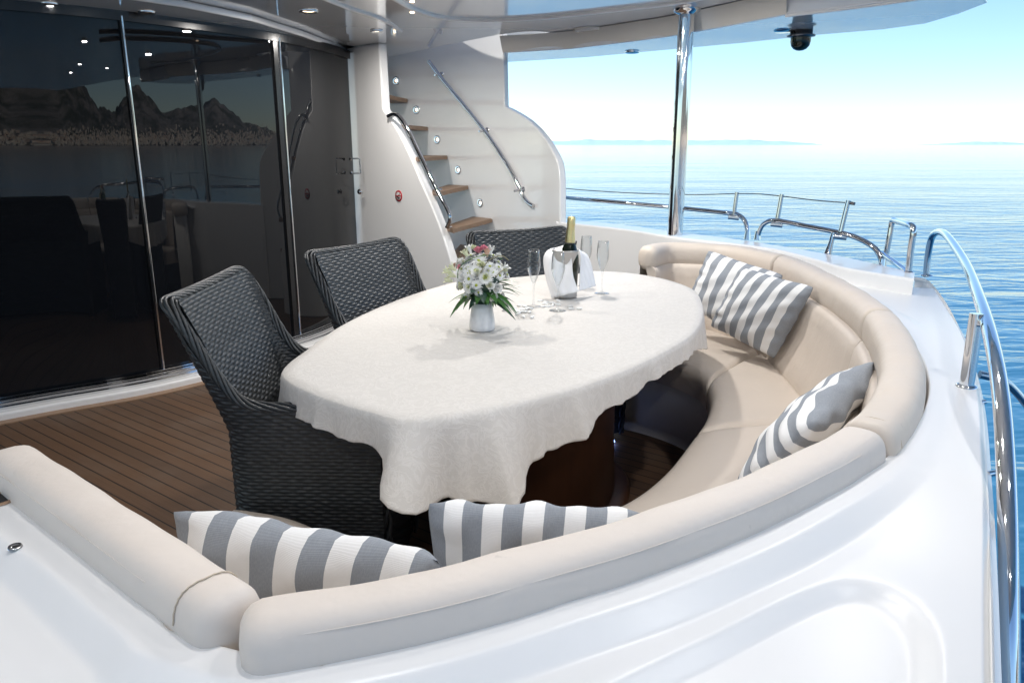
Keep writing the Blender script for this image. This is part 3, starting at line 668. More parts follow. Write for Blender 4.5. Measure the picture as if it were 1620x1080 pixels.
c1 = nearest(RB, W(1222, 403, ZR)); c2 = nearest(RB, W(1385, 487, ZR)); c3 = nearest(RB, W(1383, 672, ZR))
HW = .066
for k, (i0, i1_, mt) in enumerate([(0, c1, 'vinyl'), (c1 + 1, c2, 'vinyl'), (c2 + 1, c3, 'vinyl'), (c3 + 1, 396, 'vinyl_weave')]):
    P_, N_ = cutseg(RB, RO, i0, i1_ + 1)
    o = roll_mesh(P_, N_, ZR - HW - .002, WR if k < 2 else (.054 if k == 2 else .049), HW, ((.05, .015), .015, .015, (.015, .035))[k], mat=mt, seed=k, p=(2.5, 2.5, 2.8, 3.1)[k])
P_, N_ = LB[:76], LO[:76]
ext0 = LB[0] - (LB[10] - LB[0]) * .1
roll_mesh(LB[:77], LO[:77], ZR - HW - .004, .047, HW, .035, mat='vinyl_weave', seed=9, p=3.1)
# seat: back foot line (offset inward) and front line
SF = cr([(.52, 3.60), (.70, 3.42), (.82, 3.18), (.80, 2.92), (.72, 2.66), (.60, 2.42), (.47, 2.18), (.34, 2.0), (.18, 1.86), (0, 1.74), (-.16, 1.63), (-.28, 1.62), (-.38, 1.70), (-.50, 1.82), (-.62, 1.90), (-.78, 1.95)], 240)
full = np.vstack([RB[:388:2], LB[76::-3]]); FN = np.vstack([RO[:388:2], LO[76::-3]])
full = cr(full, 300); FNn = normals2(full, 1)
if np.dot(FNn[150], full[150] - cen) < 0: FNn = -FNn
for _ in range(10): FNn[1:-1] = (FNn[:-2] + FNn[1:-1] * 2 + FNn[2:]) / 4
fS = np.linspace(0, 1, 300); SFs = np.stack([np.interp(np.linspace(0, 1, 300), np.linspace(0, 1, 240), SF[:, k]) for k in (0, 1)], 1)
# re-param the front line by nearest along the back line so segments run square to it
ZS = .43
def back_pt(i, d): return full[i] - FNn[i] * d
def seat_seg(i0, i1, name='seat_cushion'):
    rows = []; uvs = []; ns = 40
    for a in range(ns + 1):
        f = i0 + (i1 - i0) * a / ns; i = int(f); i2_ = min(299, i + 1); t = f - i
        B = back_pt(i, .12) * (1 - t) + back_pt(i2_, .12) * t; Fr = SFs[i] * (1 - t) + SFs[i2_] * t
        e = min(a, ns - a) / ns; pf = 1 - .75 * (1 - min(1, e / .035)) ** 2 if e < .035 else 1
        row = []
        prof = [(0, -.12), (0, -.02), (.03, 0), (.1, .004), (.25, .012), (.45, .016), (.65, .016), (.82, .012), (.92, .004), (.965, -.010), (.99, -.028), (1.0, -.055), (.995, -.09), (.985, -.125)]
        for j, (q, dz) in enumerate(prof):
            p_ = B * (1 - q) + Fr * q; dz2 = dz if dz < -.05 else dz - (1 - pf) * .022
            row.append(Vector((p_[0], p_[1], ZS + dz2))); uvs.append((f * .02, q))
        rows.append(row)
    m = MB().grid(rows, uv=uvs); m.add(rows[0], [tuple(range(len(rows[0])))]); m.add(rows[-1], [tuple(range(len(rows[0])))[::-1]])
    return part(m.build(name, M['vinyl']), sofa)
cuts_s = [0, 62, 118, 190, 236, 299]
for a_, b_ in zip(cuts_s[:-1], cuts_s[1:]): seat_seg(a_ + (.6 if a_ else 0), b_ - .6)
# seat base (plinth) under the front
P = []
for i in range(0, 300, 3):
    Fr = SFs[i]; B = back_pt(i, .12); P.append([Vector((*(Fr * .96 + B * .04), ZS - .12)), Vector((*(Fr * .93 + B * .07), .06)), Vector((*(Fr * .90 + B * .1), .055)), Vector((*(Fr * .90 + B * .1), 0))])
part(MB().grid(P).build('plinth', M['gelcoat_cream']), sofa)
# lower back panels
def panel_seg(i0, i1):
    rows = []; uvs = []; ns = 40
    for a in range(ns + 1):
        f = i0 + (i1 - i0) * a / ns; i = int(f); i2_ = min(299, i + 1); t = f - i; row = []
        e = min(a, ns - a) / ns; pf = 1 if e > .04 else math.sqrt(max(0, 1 - (1 - e / .04) ** 2))
        for j, (d, z) in enumerate([(.0, .77), (.035, .772), (.062, .765), (.075, .745), (.082, .70), (.095, .62), (.115, .54), (.135, .47), (.145, .43), (.14, .40)]):
            dd = .02 + (d - .02) * (.75 + .25 * pf) if d > .02 else d
            q = back_pt(i, dd) * (1 - t) + back_pt(i2_, dd) * t; row.append(Vector((q[0], q[1], z))); uvs.append((f * .02, j * .1))
        rows.append(row)
    m = MB().grid(rows, uv=uvs); m.add(rows[0], [tuple(range(len(rows[0])))]); m.add(rows[-1], [tuple(range(len(rows[0])))[::-1]])
    return part(m.build('back_panel', M['vinyl']), sofa)
fa = lambda c: int(c / 388 * 300 * (len(RB[:388:2]) / len(full)) * 1) if False else None
def near_full(q): return int(np.argmin(((full - q) ** 2).sum(1)))
j1, j2, j3 = near_full(RB[c1]), near_full(RB[c2]), near_full(RB[c3])
for a_, b_ in ((0, j1), (j1, j2), (j2, j3), (j3, 232), (232, 299)): panel_seg(a_ + .3, b_ - .3)
# sofa end wall under far roll & back shell
P = [[Vector((*back_pt(i, -.03), .0)), Vector((*back_pt(i, -.03), ZC - .05)), Vector((*back_pt(i, .03), ZC - .045))] for i in range(0, 300, 3)]
part(MB().grid(P).build('back_shell', M['gelcoat_cream']), sofa)
def long_seam(P, N, i0, i1, zc, w, h, p, ang):
    c, s_ = math.cos(ang), math.sin(ang); a = w * math.copysign(abs(c) ** (2 / p), c) * 1.0; b = h * math.copysign(abs(s_) ** (2 / p), s_)
    pts = [Vector((P[i][0] + N[i][0] * a, P[i][1] + N[i][1] * a, zc + b)) for i in range(i0, i1, 3)]
    return part(MB().tube(pts, .0009, 6).build('piping', M['vinyl_weave']), sofa)
long_seam(RB, RO, c3 + 10, 395, ZR - HW - .002, .0492, HW, 3.1, math.radians(42)); long_seam(LB, LO, 7, 64, ZR - HW - .004, .0475, HW, 3.1, math.radians(38))
# stitching on the roll ends
def stitch(u0, pts, z=ZR): pass
def seam_ring(P, N, i, zc, w, h, r=.0011, dashed=True):
    m = MB(); S_ = sec(60, w * 1.012, h * 1.012, 2.4 if w > .05 else 3.1)
    for k in range(2, 30):
        a, b = S_[k], S_[k + 1]; x, y = P[i]
        pa_ = Vector((x + N[i][0] * a[0], y + N[i][1] * a[0], zc + a[1])); pb_ = Vector((x + N[i][0] * b[0], y + N[i][1] * b[0], zc + b[1]))
        off = Vector((*(P[min(i + 1, len(P) - 1)] - P[i - 1]), 0)).normalized() * (.0006 if k % 2 else -.0006)
        m.tube([pa_ + off, pb_ - off], r, 5)
    return part(m.build('stitching', M['thread']), sofa)
seam_ring(LB, LO, 69, ZR - HW - .004, .047, HW); seam_ring(RB, RO, c3 - 4, ZR - HW - .002, .055, HW)

# ------------------------------------------------------------------ table + cloth
ZT = .76
tp = [(448, 593), (470, 611), (520, 632), (580, 650), (640, 663), (700, 660), (760, 650), (821, 637), (880, 622), (940, 604), (1003, 580), (1055, 554), (1095, 528), (1110, 500), (1108, 476), (1095, 458), (1058, 444), (1015, 435), (966, 430), (900, 429), (820, 432), (745, 441), (670, 461), (600, 487), (537, 518), (485, 555), (456, 577)]
TE = cr([(W(u, v, ZT).x, W(u, v, ZT).y) for u, v in tp], 420, closed=True)
tc = TE.mean(0); TN = TE - tc
T = np.roll(TE, -1, 0) - np.roll(TE, 1, 0); T /= np.linalg.norm(T, axis=1)[:, None]; TN = np.stack([T[:, 1], -T[:, 0]], 1)
if np.dot(TN[0], TE[0] - tc) < 0: TN = -TN
table = empty('dining_table', (tc[0], tc[1], 0)); tag(table, 'oval dining table on a dark varnished wood pedestal under a cream cloth', 'table')
m = MB().prism([tuple(p) for p in (TE - TN * .012)], ZT - .04, ZT - .004); part(bevel(m.build('tabletop', M['table_wood']), .008, 3), table)
ax = np.array([.32, .95]); ay = np.array([.95, -.32]); pc_ = np.array([.12, 2.78])
def ell(a, b, z, n=72): return [Vector((*(pc_ + ax * a * math.copysign(abs(math.cos(2 * PI * k / n)) ** .8, math.cos(2 * PI * k / n)) + ay * b * math.copysign(abs(math.sin(2 * PI * k / n)) ** .8, math.sin(2 * PI * k / n))), z)) for k in range(n)]
part(MB().grid([ell(.42, .27, .05), ell(.41, .26, .3), ell(.41, .26, .69), ell(.41, .26, .72)], cv=True).build('pedestal', M['table_wood']), table)
part(MB().grid([ell(.5, .33, 0), ell(.5, .33, .035), ell(.485, .315, .05), ell(.41, .26, .052)], cv=True).build('foot', M['table_wood']), table)
# cloth: drop of each edge point taken from the hem
hem = [(425, 648), (440, 652), (470, 660), (500, 672), (540, 695), (570, 703), (592, 710), (603, 724), (610, 752), (630, 770), (655, 788), (672, 802), (700, 799), (750, 801), (803, 793), (822, 766), (838, 740), (856, 722), (873, 713), (905, 698), (933, 684), (948, 656), (962, 645), (990, 634), (1018, 617), (1030, 596), (1047, 584), (1070, 573), (1086, 563), (1096, 553), (1110, 551), (1125, 549), (1140, 548)]
hu, hv = [p[0] for p in hem], [p[1] for p in hem]; drop = []
for i in range(420):
    E = TE[i]; u0, v0 = proj((E[0], E[1], ZT)); ang = TN[i].dot(np.array([E[0], E[1]]) / np.linalg.norm(E))
    if ang < -.02 or (u0 > 1090 and v0 > 480):
        lo, hi = 0.0, .5
        for _ in range(30):
            mid = (lo + hi) / 2; q = E + TN[i] * (.010 + (.14 + .22 * math.exp(-((u0 - 690) / 130) ** 2)) * mid); uu, v = proj((q[0], q[1], ZT - mid))
            if v < interp(uu, hu, hv): lo = mid
            else: hi = mid
        drop.append(max(.06, min(.30, lo)))
    else: drop.append(.13 + .05 * math.sin(i * .05))
drop = np.array(drop)
for _ in range(1): drop = (np.roll(drop, 1) + drop * 2 + np.roll(drop, -1)) / 4
arc = np.r_[0, np.cumsum(np.linalg.norm(np.diff(TE, axis=0), axis=1))]
P = []; uvr = []
for j in range(26):                         # top
    r = j / 25; row = []
    for i in range(420):
        p = tc + (TE[i] - tc) * r; bumpz = .0012 * math.sin(p[0] * 9 + p[1] * 4) + .0010 * math.sin(p[1] * 13 - p[0] * 5)
        row.append(Vector((p[0], p[1], ZT + .002 + bumpz * (1 - r ** 6))))
    P.append(row)
ic = int(np.argmin([abs(proj((e[0], e[1], ZT))[0] - 645) + (0 if e[1] < 2 else 999) for e in TE]))
def rip(i, s):
    a = arc[i]; dd = a - arc[ic]; return (3.2 * math.exp(-(dd / .035) ** 2) - 1.6 * math.exp(-((dd - .10) / .05) ** 2) + 1.5 * math.exp(-((dd - .22) / .06) ** 2) - 1.3 * math.exp(-((dd + .10) / .05) ** 2) + math.sin(a * 26 + 1.3 * math.sin(a * 5)) * .6 + math.sin(a * 47 + 2) * .3 + math.sin(a * 13) * .5)
for j in range(1, 27):
    s = j / 26; row = []
    for i in range(420):
        d = drop[i]; k = min(1, max(0, (d - .10) / .15))
        a = min(1, s * d / .014); rr = .007
        near_ = math.exp(-((arc[i] - arc[ic] - .05) / .30) ** 2); outo = rr * math.sin(a * PI / 2) + (.12 + .22 * near_) * d * s + (rip(i, s) * (.009 + .010 * near_) + .004 * math.sin(arc[i] * 71 + 2.5 * math.sin(arc[i] * 7)) + .0025 * math.sin(arc[i] * 133)) * (s ** 1.1) * (d / .12)
        zz = -rr * (1 - math.cos(a * PI / 2)) - max(0, s * d - .0)
        p = TE[i] + TN[i] * outo
        t2 = np.array([-TN[i][1], TN[i][0]]); p = p + t2 * rip(i + 3 if i < 417 else 0, s) * .004 * s
        row.append(Vector((p[0], p[1], ZT + .002 + zz + .002 * math.sin(arc[i] * 90) * (s == 1))))
    P.append(row)
m = MB().grid(P, cv=True); cloth = m.build('tablecloth', M['damask'])
so = cloth.modifiers.new('thickness', 'SOLIDIFY'); so.thickness = .0015; so.offset = -1
tag(cloth, 'cream damask tablecloth hanging in loose folds over the oval table', 'tablecloth')
p = W(967, 698, .012); o = MB().lathe([(0, .012), (.014, .010), (.018, 0)], p, 20).build('floor_light', M['lamp_cool']); tag(o, 'tiny blue floor light on the dark deck beside the table pedestal', 'floor light')

# ------------------------------------------------------------------ wicker chairs
def weave_grid(fn, s0, s1, z0, z1f, pitch, rowh, amp=.0021, ns_per=3, nz_per=5, flip=False, zstretch=None):
    """fn(s,z)->pos arrays ; s metres along, z height; z1f(s) top height"""
    nst = int(round((s1 - s0) / pitch)); ns = nst * ns_per + 1
    zmax = max(z1f(s) for s in np.linspace(s0, s1, 50)); nr = int(round((zmax - z0) / rowh)); nz = nr * nz_per + 1
    sv = np.linspace(s0, s1, ns); zv = np.linspace(z0, zmax, nz)
    top = np.array([z1f(s) for s in sv]); Sg, Zg = np.meshgrid(sv, zv, indexing='ij')
    Zg = np.minimum(Zg, top[:, None]); 
    P0 = fn(Sg, Zg); e = 1e-3; dS = fn(Sg + e, Zg) - P0; dZ = fn(Sg, Zg + e) - P0; Nn = np.cross(dS, dZ); Nn /= np.linalg.norm(Nn, axis=2)[:, :, None] + 1e-12
    if flip: Nn = -Nn
    fr = (Zg - z0) / rowh; row = np.floor(fr + 1e-6); f = fr - row; round_ = np.sqrt(np.maximum(0, 1 - (2 * f - 1) ** 2))
    ou = np.cos(PI * (Sg - s0) / pitch + PI * row)
    hgt = amp * (round_ * 1.3 + ou * .85 * round_ - .6)
    rs = np.random.RandomState(3); jit = rs.rand(nr + 2); hgt += amp * .25 * (jit[np.clip(row.astype(int), 0, nr + 1)] - .5)
    Pp = P0 + Nn * hgt[:, :, None]
    vs = Pp.reshape(-1, 3); idx = np.arange(ns * nz).reshape(ns, nz)
    a, b, c, d = idx[:-1, :-1], idx[1:, :-1], idx[1:, 1:], idx[:-1, 1:]; ok = (Zg[:-1, 1:] - Zg[:-1, :-1] > 1e-5) | (Zg[1:, 1:] - Zg[1:, :-1] > 1e-5)
    q = np.stack([a, b, c, d], -1)[ok]; uv = np.stack([Sg / pitch * .1, Zg / rowh * .1], -1).reshape(-1, 2)
    return MB().add(vs.tolist(), [tuple(x) for x in q.tolist()], [tuple(x) for x in uv.tolist()])
SP = fillet([(.215, -.305, 0), (-.235, -.290, 0), (-.235, .290, 0), (.215, .305, 0)], .085, 20)
SPa = np.array([(p.x, p.y) for p in SP]); La = np.r_[0, np.cumsum(np.linalg.norm(np.diff(SPa, axis=0), axis=1))]; qa = np.linspace(0, La[-1], 400); SPn = np.stack([np.interp(qa, La, SPa[:, 0]), np.interp(qa, La, SPa[:, 1])], 1); SL = np.r_[0, np.cumsum(np.linalg.norm(np.diff(SPn, axis=0), axis=1))]; LT = SL[-1]
sc1 = .440; sc2 = LT - .440                      # the two back corners along the shell
ARM, TOP = .70, 1.0
def ztop(s):
    if sc1 <= s <= sc2:
        q = (s - sc1) / (sc2 - sc1); e_ = min(s - sc1, sc2 - s); return TOP - .012 * math.sin(q * PI) - .030 * max(0, 1 - e_ / .045) ** 2
    d = sc1 - s if s < sc1 else s - sc2
    return ARM + .27 * math.exp(-(d / .032) ** 1.2) if d < .34 else ARM
def shell_fn(off):
    def fn(Sg, Zg):
        x = np.interp(Sg, SL, SPn[:, 0]); y = np.interp(Sg, SL, SPn[:, 1]); e = .004
        tx = np.interp(Sg + e, SL, SPn[:, 0]) - np.interp(Sg - e, SL, SPn[:, 0]); ty = np.interp(Sg + e, SL, SPn[:, 1]) - np.interp(Sg - e, SL, SPn[:, 1])
        l = np.sqrt(tx ** 2 + ty ** 2) + 1e-9; nx, ny = ty / l, -tx / l     # inward
        x = x + nx * off; y = y + ny * off
        up = np.maximum(0, Zg - .62); bk = np.clip((-.02 - x) / .19, 0, 1)
        x = x - (up * .30 + up ** 2 * .10) * bk - .022 * (1 - (y / .27) ** 2) * bk * np.clip(up / .2, 0, 1)
        y = y * (1 + np.maximum(0, Zg - .64) * .55 * bk) * (1 - .05 * np.clip((.42 - Zg) / .42, 0, 1))
        return np.stack([x, y, Zg + 0 * x], -1)
    return fn
def make_chair():
    r = empty('wicker_armchair')
    weave_grid(shell_fn(0), 0, LT, .03, ztop, .0235, .0105, flip=True).build('outer_shell', M['wicker'], r, normals=False)
    weave_grid(shell_fn(.034), .002, LT - .002, .40, ztop, .0235, .0105, flip=False).build('inner_back', M['wicker'], r, normals=False)
    core = []                                    # dark core between the two woven skins
    f0, f1 = shell_fn(.008), shell_fn(.026)
    for s_ in np.linspace(0, LT, 140):
        a_, b_ = [], []
        z1 = ztop(s_) - .004
        for zz in np.linspace(.03, z1, 14): a_.append(Vector(f0(np.array(s_), np.array(zz)))); b_.append(Vector(f1(np.array(s_), np.array(zz))))
        core.append(a_ + b_[::-1])
    MB().grid(core, cv=True).build('core', M['wicker_core'], r)
    # braided rim
    m = MB(); fm = shell_fn(.017); ss = np.linspace(0, LT, 420)
    base = np.array([fm(np.array(s_), np.array(ztop(s_))) for s_ in ss]); base = base.copy()
    for _ in range(26): base[1:-1] = (base[:-2] + base[1:-1] * 2 + base[2:]) / 4
    base = cr([tuple(p) for p in base], 520)
    Lr = np.r_[0, np.cumsum(np.linalg.norm(np.diff(base, axis=0), axis=1))]
    tt = np.gradient(base, axis=0); tt /= np.linalg.norm(tt, axis=1)[:, None] + 1e-9
    ins = np.array([fm(np.array(s_), np.array(ztop(s_))) for s_ in ss]); cc = np.array([.05, 0, 0])
    for k in range(7):
        pts = []
        for i in range(len(base)):
            t = Vector(tt[i]); n1_ = t.cross(Vector((0, 0, 1))); n1_ = n1_.normalized() if n1_.length > .2 else Vector((1, 0, 0)); n2_ = t.cross(n1_)
            a = Lr[i] * 2 * PI / .30 + k * 2 * PI / 7
            pts.append(Vector(base[i]) + n1_ * math.cos(a) * .019 + n2_ * math.sin(a) * .010)
        m.tube(pts, .0052, 6)
    m.build('braided_rim', M['wicker'], r)
    # apron and seat
    def ap(Sg, Zg): return np.stack([.212 + 0 * Sg, (Sg - .29) * (1 - .05 * np.clip((.42 - Zg) / .42, 0, 1)), Zg + 0 * Sg], -1)
    weave_grid(ap, 0, .58, .03, lambda s: .43, .0235, .0105).build('front_panel', M['wicker'], r, normals=False)
    def st(Sg, Zg): return np.stack([.212 - (Zg - 0) , Sg - .26, .435 + .008 * np.sin(PI * Zg / .5) * 0 + 0 * Sg], -1)
    weave_grid(st, 0, .52, 0, lambda s: .40, .030, .0125).build('seat', M['wicker'], r, normals=False)
    for s_ in (0, LT):
        f_ = shell_fn(.017); mm = MB()
        for k in range(3): mm.tube([Vector(f_(np.array(float(s_)), np.array(z))) + Vector((.006, 0, 0)) + Vector((math.cos(z * 30 + k * 2.1) * .01, math.sin(z * 30 + k * 2.1) * .012, 0)) for z in np.linspace(.03, ARM, 40)], .0065, 6)
        mm.build('arm_front', M['wicker'], r)
    for x in (-.19, .18):
        for y in (-.24, .24): MB().lathe([(0, 0), (.018, 0), (.02, .03), (.016, .05)], (x, y, 0), 14).build('foot', M['rubber'], r)
    return r
def copy_tree(o, parent=None):
    c = o.copy(); S.collection.objects.link(c); c.parent = parent
    for ch in list(o.children): copy_tree(ch, c)
    return c
ch0 = make_chair()
for i, (x, y, a, sc, lb) in enumerate([(-.575, 2.25, 0, .98, 'charcoal wicker armchair nearest the glass doors, largest in the picture'), (-.37, 3.06, -30, .98, 'charcoal wicker armchair between the other two, in front of the stair wall'), (.20, 3.55, -60, .96, 'charcoal wicker armchair behind the champagne cooler at the far end of the table')]):
    c = ch0 if i == 0 else copy_tree(ch0)
    c.location = (x, y, 0); c.rotation_euler = (0, 0, math.radians(a)); c.scale = (sc, sc, 1 if i == 0 else .985)
    tag(c, lb, 'armchair', 'wicker armchairs round the table')

# ------------------------------------------------------------------ striped pillows
def pillow(c4, thick, label, seed, along=True, sag=0.0, bend=(0, 0, 0)):
    """c4 = TL, TR, BR, BL corners"""
    TL, TR, BR, BL = [Vector(p) for p in c4]; cx = (TL + TR + BR + BL) / 4; n = 44
    nrm = (TR - BL).cross(TL - BR).normalized(); rs = np.random.RandomState(seed); ph = rs.rand(12) * 6.28
    bend = Vector(bend)
    m = MB()
    for side in (1, -1):
        P = []; uv = []
        for i in range(n + 1):
            row = []
            for j in range(n + 1):
                a, b = i / n, j / n; a2 = .5 - .5 * math.cos(PI * a) if 0 else a; u_, v_ = 2 * a - 1, 2 * b - 1
                cr_ = .05 * (abs(u_ * v_) ** 6); pin = 1 - .05 * (1 - abs(v_) ** 2.2) - cr_; pin2 = 1 - .05 * (1 - abs(u_) ** 2.2) - cr_
                aa, bb = .5 + u_ * pin / 2, .5 + v_ * pin2 / 2
                p = TL * (1 - aa) * (1 - bb) + TR * aa * (1 - bb) + BR * aa * bb + BL * (1 - aa) * bb
                e = max(0, (1 - abs(u_) ** 2.6)) ** .55 * max(0, (1 - abs(v_) ** 2.6)) ** .55
                edge = (1 - e) * 1.0
                wr = -.010 * math.exp(-((u_ - .1) ** 2 + (v_ + .55) ** 2) / .08) + .006 * math.sin(u_ * 9 + ph[0] + 3 * v_) * math.sin(v_ * 7 + ph[1]) + .004 * math.sin(u_ * 17 + ph[2]) * (abs(v_) > .5) * (abs(v_) - .5) * 2 + .004 * math.sin(v_ * 19 + ph[3] + 2 * u_) * (abs(u_) > .5) * (abs(u_) - .5) * 2
                h = thick / 2 * e + wr * min(1, e * 3)
                p = p + nrm * side * h + bend * (1 - u_ * u_) + nrm * .004 * math.sin(u_ * 6 + ph[5]) * (1 - e)
                row.append(p); uv.append((a, b) if along else (b, a))
            P.append(row)
        m.grid(P, uv=uv)
    o = m.build('striped_pillow', M['stripe_fabric'], merge=.0001); return tag(o, label, 'pillow', 'striped scatter pillows on the sofa')
def C(u, v, t): d = ray(u, v); return Vector((d.x * t, d.y * t, H + d.z * t))
pillow([C(1172, 420, 3.5), C(1292, 453, 3.08), C(1226, 570, 3.36), C(1122, 516, 3.66)], .13, 'striped pillow lying in front of its twin at the far right of the sofa', 1)
pillow([C(1120, 394, 3.86), C(1244, 434, 3.42), C(1190, 545, 3.60), C(1084, 484, 3.92)], .12, 'grey and white striped pillow half hidden behind another beside the end of the table', 2)
P1, P2 = C(1292, 668, 1.80), C(1391, 568, 2.22)
inw = Vector((-.80, .55, 0)).normalized()
pillow([P1, P2, P2 + inw * .19 + Vector((0, 0, -.25)), P1 + inw * .19 + Vector((0, 0, -.25))], .14, 'grey and white striped pillow leaning on the right-hand curve of the sofa', 3, along=False)
P1, P2 = C(266, 799, 1.36), C(706, 880, 1.16)
dn = Vector((0, .12, -.36))
pillow([P1, P2, P2 + dn, P1 + dn], .15, 'grey and white striped pillow in the near left corner of the sofa', 4)
P1, P2 = C(670, 792, 1.36), C(1030, 806, 1.30)
pillow([P1, P2, P2 + dn, P1 + dn], .14, 'grey and white striped pillow against the near backrest below the tablecloth', 5)

# ------------------------------------------------------------------ table setting
v0 = W(763, 522, ZT + .003); vase = empty('flower_vase', v0)
hv_ = .10; MB().lathe([(0, .002), (.040, .002), (.045, .006), (.0455, .02), (.043, .05), (.038, .08), (.035, hv_), (.031, hv_), (.033, .08), (.036, .03), (0, .02)], (0, 0, 0), 48).build('body', M['porcelain'], vase)
tag(vase, 'small white porcelain vase holding the bouquet on the tablecloth', 'vase')
bq = empty('bouquet', v0 + Vector((0, 0, .1))); tag(bq, 'bouquet of white daisies, pink freesias and dark leaves on the table', 'bouquet')
def petal(L, wd, cup, curl, nu=7, nv=5, tip=.5):
    P = []
    for i in range(nu):
        t = i / (nu - 1); w_ = wd * math.sin(PI * min(1, (t * .92 + .06)) ** tip) ; row = []
        for j in range(nv):
            q = 2 * j / (nv - 1) - 1; row.append(Vector((t * L, q * w_ / 2, cup * L * t * t + curl * abs(q) ** 2 * w_)))
        P.append(row)
    return P
def place(P, Mx, c): return [[Mx @ p + c for p in r] for r in P]
def daisy(c, ax, r=.027):
    Mx = Vector(ax).to_track_quat('Z', 'Y').to_matrix(); c = Vector(c); g = MB(); n = R.choice((15, 17, 19)); off = R.random()
    for layer in (0, 1):
        for k in range(n):
            a = (k + .5 * layer) / n * 2 * PI + off + R.uniform(-.06, .06)
            g.grid(place(petal(r * R.uniform(.88, 1.05) * (1 - .12 * layer), r * .30, R.uniform(-.12, .12) + .16 * layer, R.uniform(.05, .3)), Mx @ Matrix.Rotation(a, 3, 'Z'), c + Mx @ Vector((0, 0, .002 * layer))))
    f = g.build('daisy', M['petal_white']); part(f, bq)
    e = MB().lathe([(0, .006), (r * .14, .0055), (r * .22, .003), (r * .22, -.002)], c, 14, ax).build('eye', M['daisy_eye']); bpy.context.view_layer.update(); e.parent = f; e.matrix_parent_inverse = f.matrix_world.inverted()
def rose(c, ax, r=.02, mt='petal_white', inner=None, name='rose'):
    Mx = Vector(ax).to_track_quat('Z', 'Y').to_matrix(); c = Vector(c); g = MB(); n = 15
    for k in range(n):
        t = k / n; a = k * 2.4 + R.random() * .4; rad = r * (.15 + .75 * t); hgt = r * (1.25 - .75 * t); P = []
        for i in range(6):
            s_ = i / 5; row = []
            for j in range(7):
                q = (j / 6 - .5) * (2.4 - .9 * t); rr = rad * (.35 + .65 * s_ ** .6) + (.25 * r * s_ ** 3 * t); row.append(Vector((rr * math.cos(q), rr * math.sin(q), hgt * s_ * (1 - .25 * abs(j / 6 - .5) ** 2 * 4) - .3 * r)))
            P.append(row)
        g.grid(place(P, Mx @ Matrix.Rotation(a, 3, 'Z'), c))
    f = g.build(name, M[mt]); part(f, bq)
def freesia(c, ax, L=.035, mt='petal_cream'):
    Mx = Vector(ax).to_track_quat('Z', 'Y').to_matrix(); c = Vector(c); g = MB()
    for k in range(6):
        P = []
        for i in range(8):
            s_ = i / 7; rr = .004 + .010 * s_ ** 1.3 + (.004 * s_ ** 6); row = []
            for j in range(5): q = (j / 4 - .5) * (1.25 * (1 - .8 * max(0, s_ - .6) / .4)); row.append(Vector((rr * math.cos(q), rr * math.sin(q), L * s_)))
            P.append(row)
        g.grid(place(P, Mx @ Matrix.Rotation(k * PI / 3 + .1 * (k % 2), 3, 'Z'), c))
    part(g.build('freesia', M[mt]), bq)
def leaf(c, d, L, wd, droop=.3, mt='leaf', fold=.25):
    c = Vector(c); d = Vector(d).normalized(); sd_ = d.cross(Vector((0, 0, 1))).normalized(); up = sd_.cross(d); P = []
    for i in range(12):
        t = i / 11; w_ = wd * math.sin(PI * t ** .7) * .5 + .0004; row = []
        for j in range(5): q = j / 2 - 1; row.append(c + d * L * t + Vector((0, 0, -droop * L * t * t)) + sd_ * q * w_ + up * (fold * abs(q) * w_))
        P.append(row)
    part(MB().grid(P).build('leaf', M[mt]), bq)
bc = v0 + Vector((0, .0, .175)); RB_ = .082
def dome(u, v, r=RB_):                 # point on the dome seen at pixel
    d = ray(u, v).normalized(); o_ = Vector((0, 0, H)) - bc; b = o_.dot(d); cc = o_.dot(o_) - r * r; disc = b * b - cc
    if disc < 0: t = -b
    else: t = -b - math.sqrt(disc)
    p = Vector((0, 0, H)) + d * t; n = (p - bc).normalized() ; n = (n + Vector((0, -.25, .15))).normalized(); return p, n
MB().lathe([(0, -.09), (.03, -.07), (.055, -.03), (.062, 0), (.055, .035), (.03, .058), (0, .066)], bc, 20).build('moss_core', M['leaf_dark'])
part(bpy.data.objects['moss_core'], bq)
for u, v, r in ((742, 441, .028), (769, 440, .028), (757, 413, .034), (775, 422, .026), (745, 405, .026), (788, 415, .022), (731, 426, .022), (790, 436, .022), (752, 428, .026), (765, 404, .026), (757, 462, .018), (738, 468, .016), (792, 425, .02), (780, 405, .02)):
    p, n = dome(u, v); daisy(p, n, r)
for u, v, r, mt in ((731, 452, .016, 'petal_cream'), (786, 456, .020, 'petal_white'), (792, 468, .017, 'petal_white'), (780, 470, .017, 'petal_white'), (757, 397, .019, 'petal_pink'), (765, 393, .016, 'petal_pink'), (728, 422, .013, 'petal_pink'), (748, 392, .014, 'petal_cream'), (776, 452, .015, 'petal_white')):
    p, n = dome(u, v); rose(p, n, r, mt)
for k in range(48):
    u, v = R.gauss(756, 24), R.gauss(428, 22)
    if ((u - 758) / 46) ** 2 + ((v - 430) / 42) ** 2 < 1:
        p, n = dome(u, v, .082); (rose(p, n, R.uniform(.012, .017), R.choice(('petal_white', 'petal_white', 'petal_cream'))) if k % 2 else daisy(p, n, R.uniform(.02, .025)))
for u, v, mt in ((706, 445, 'petal_cream'), (712, 436, 'petal_cream'), (712, 424, 'petal_cream'), (704, 430, 'petal_cream'), (798, 428, 'petal_cream'), (803, 424, 'petal_white'), (778, 392, 'petal_white'), (772, 397, 'petal_peach'), (741, 391, 'petal_white'), (735, 398, 'petal_cream')):
    p, n = dome(u, v, .088); n2 = (p - bc).normalized(); freesia(p - n2 * .022, n2 + Vector((R.uniform(-.2, .2), 0, .3)), .03, mt)
R.seed(11)
base_l = v0 + Vector((0, 0, .115))
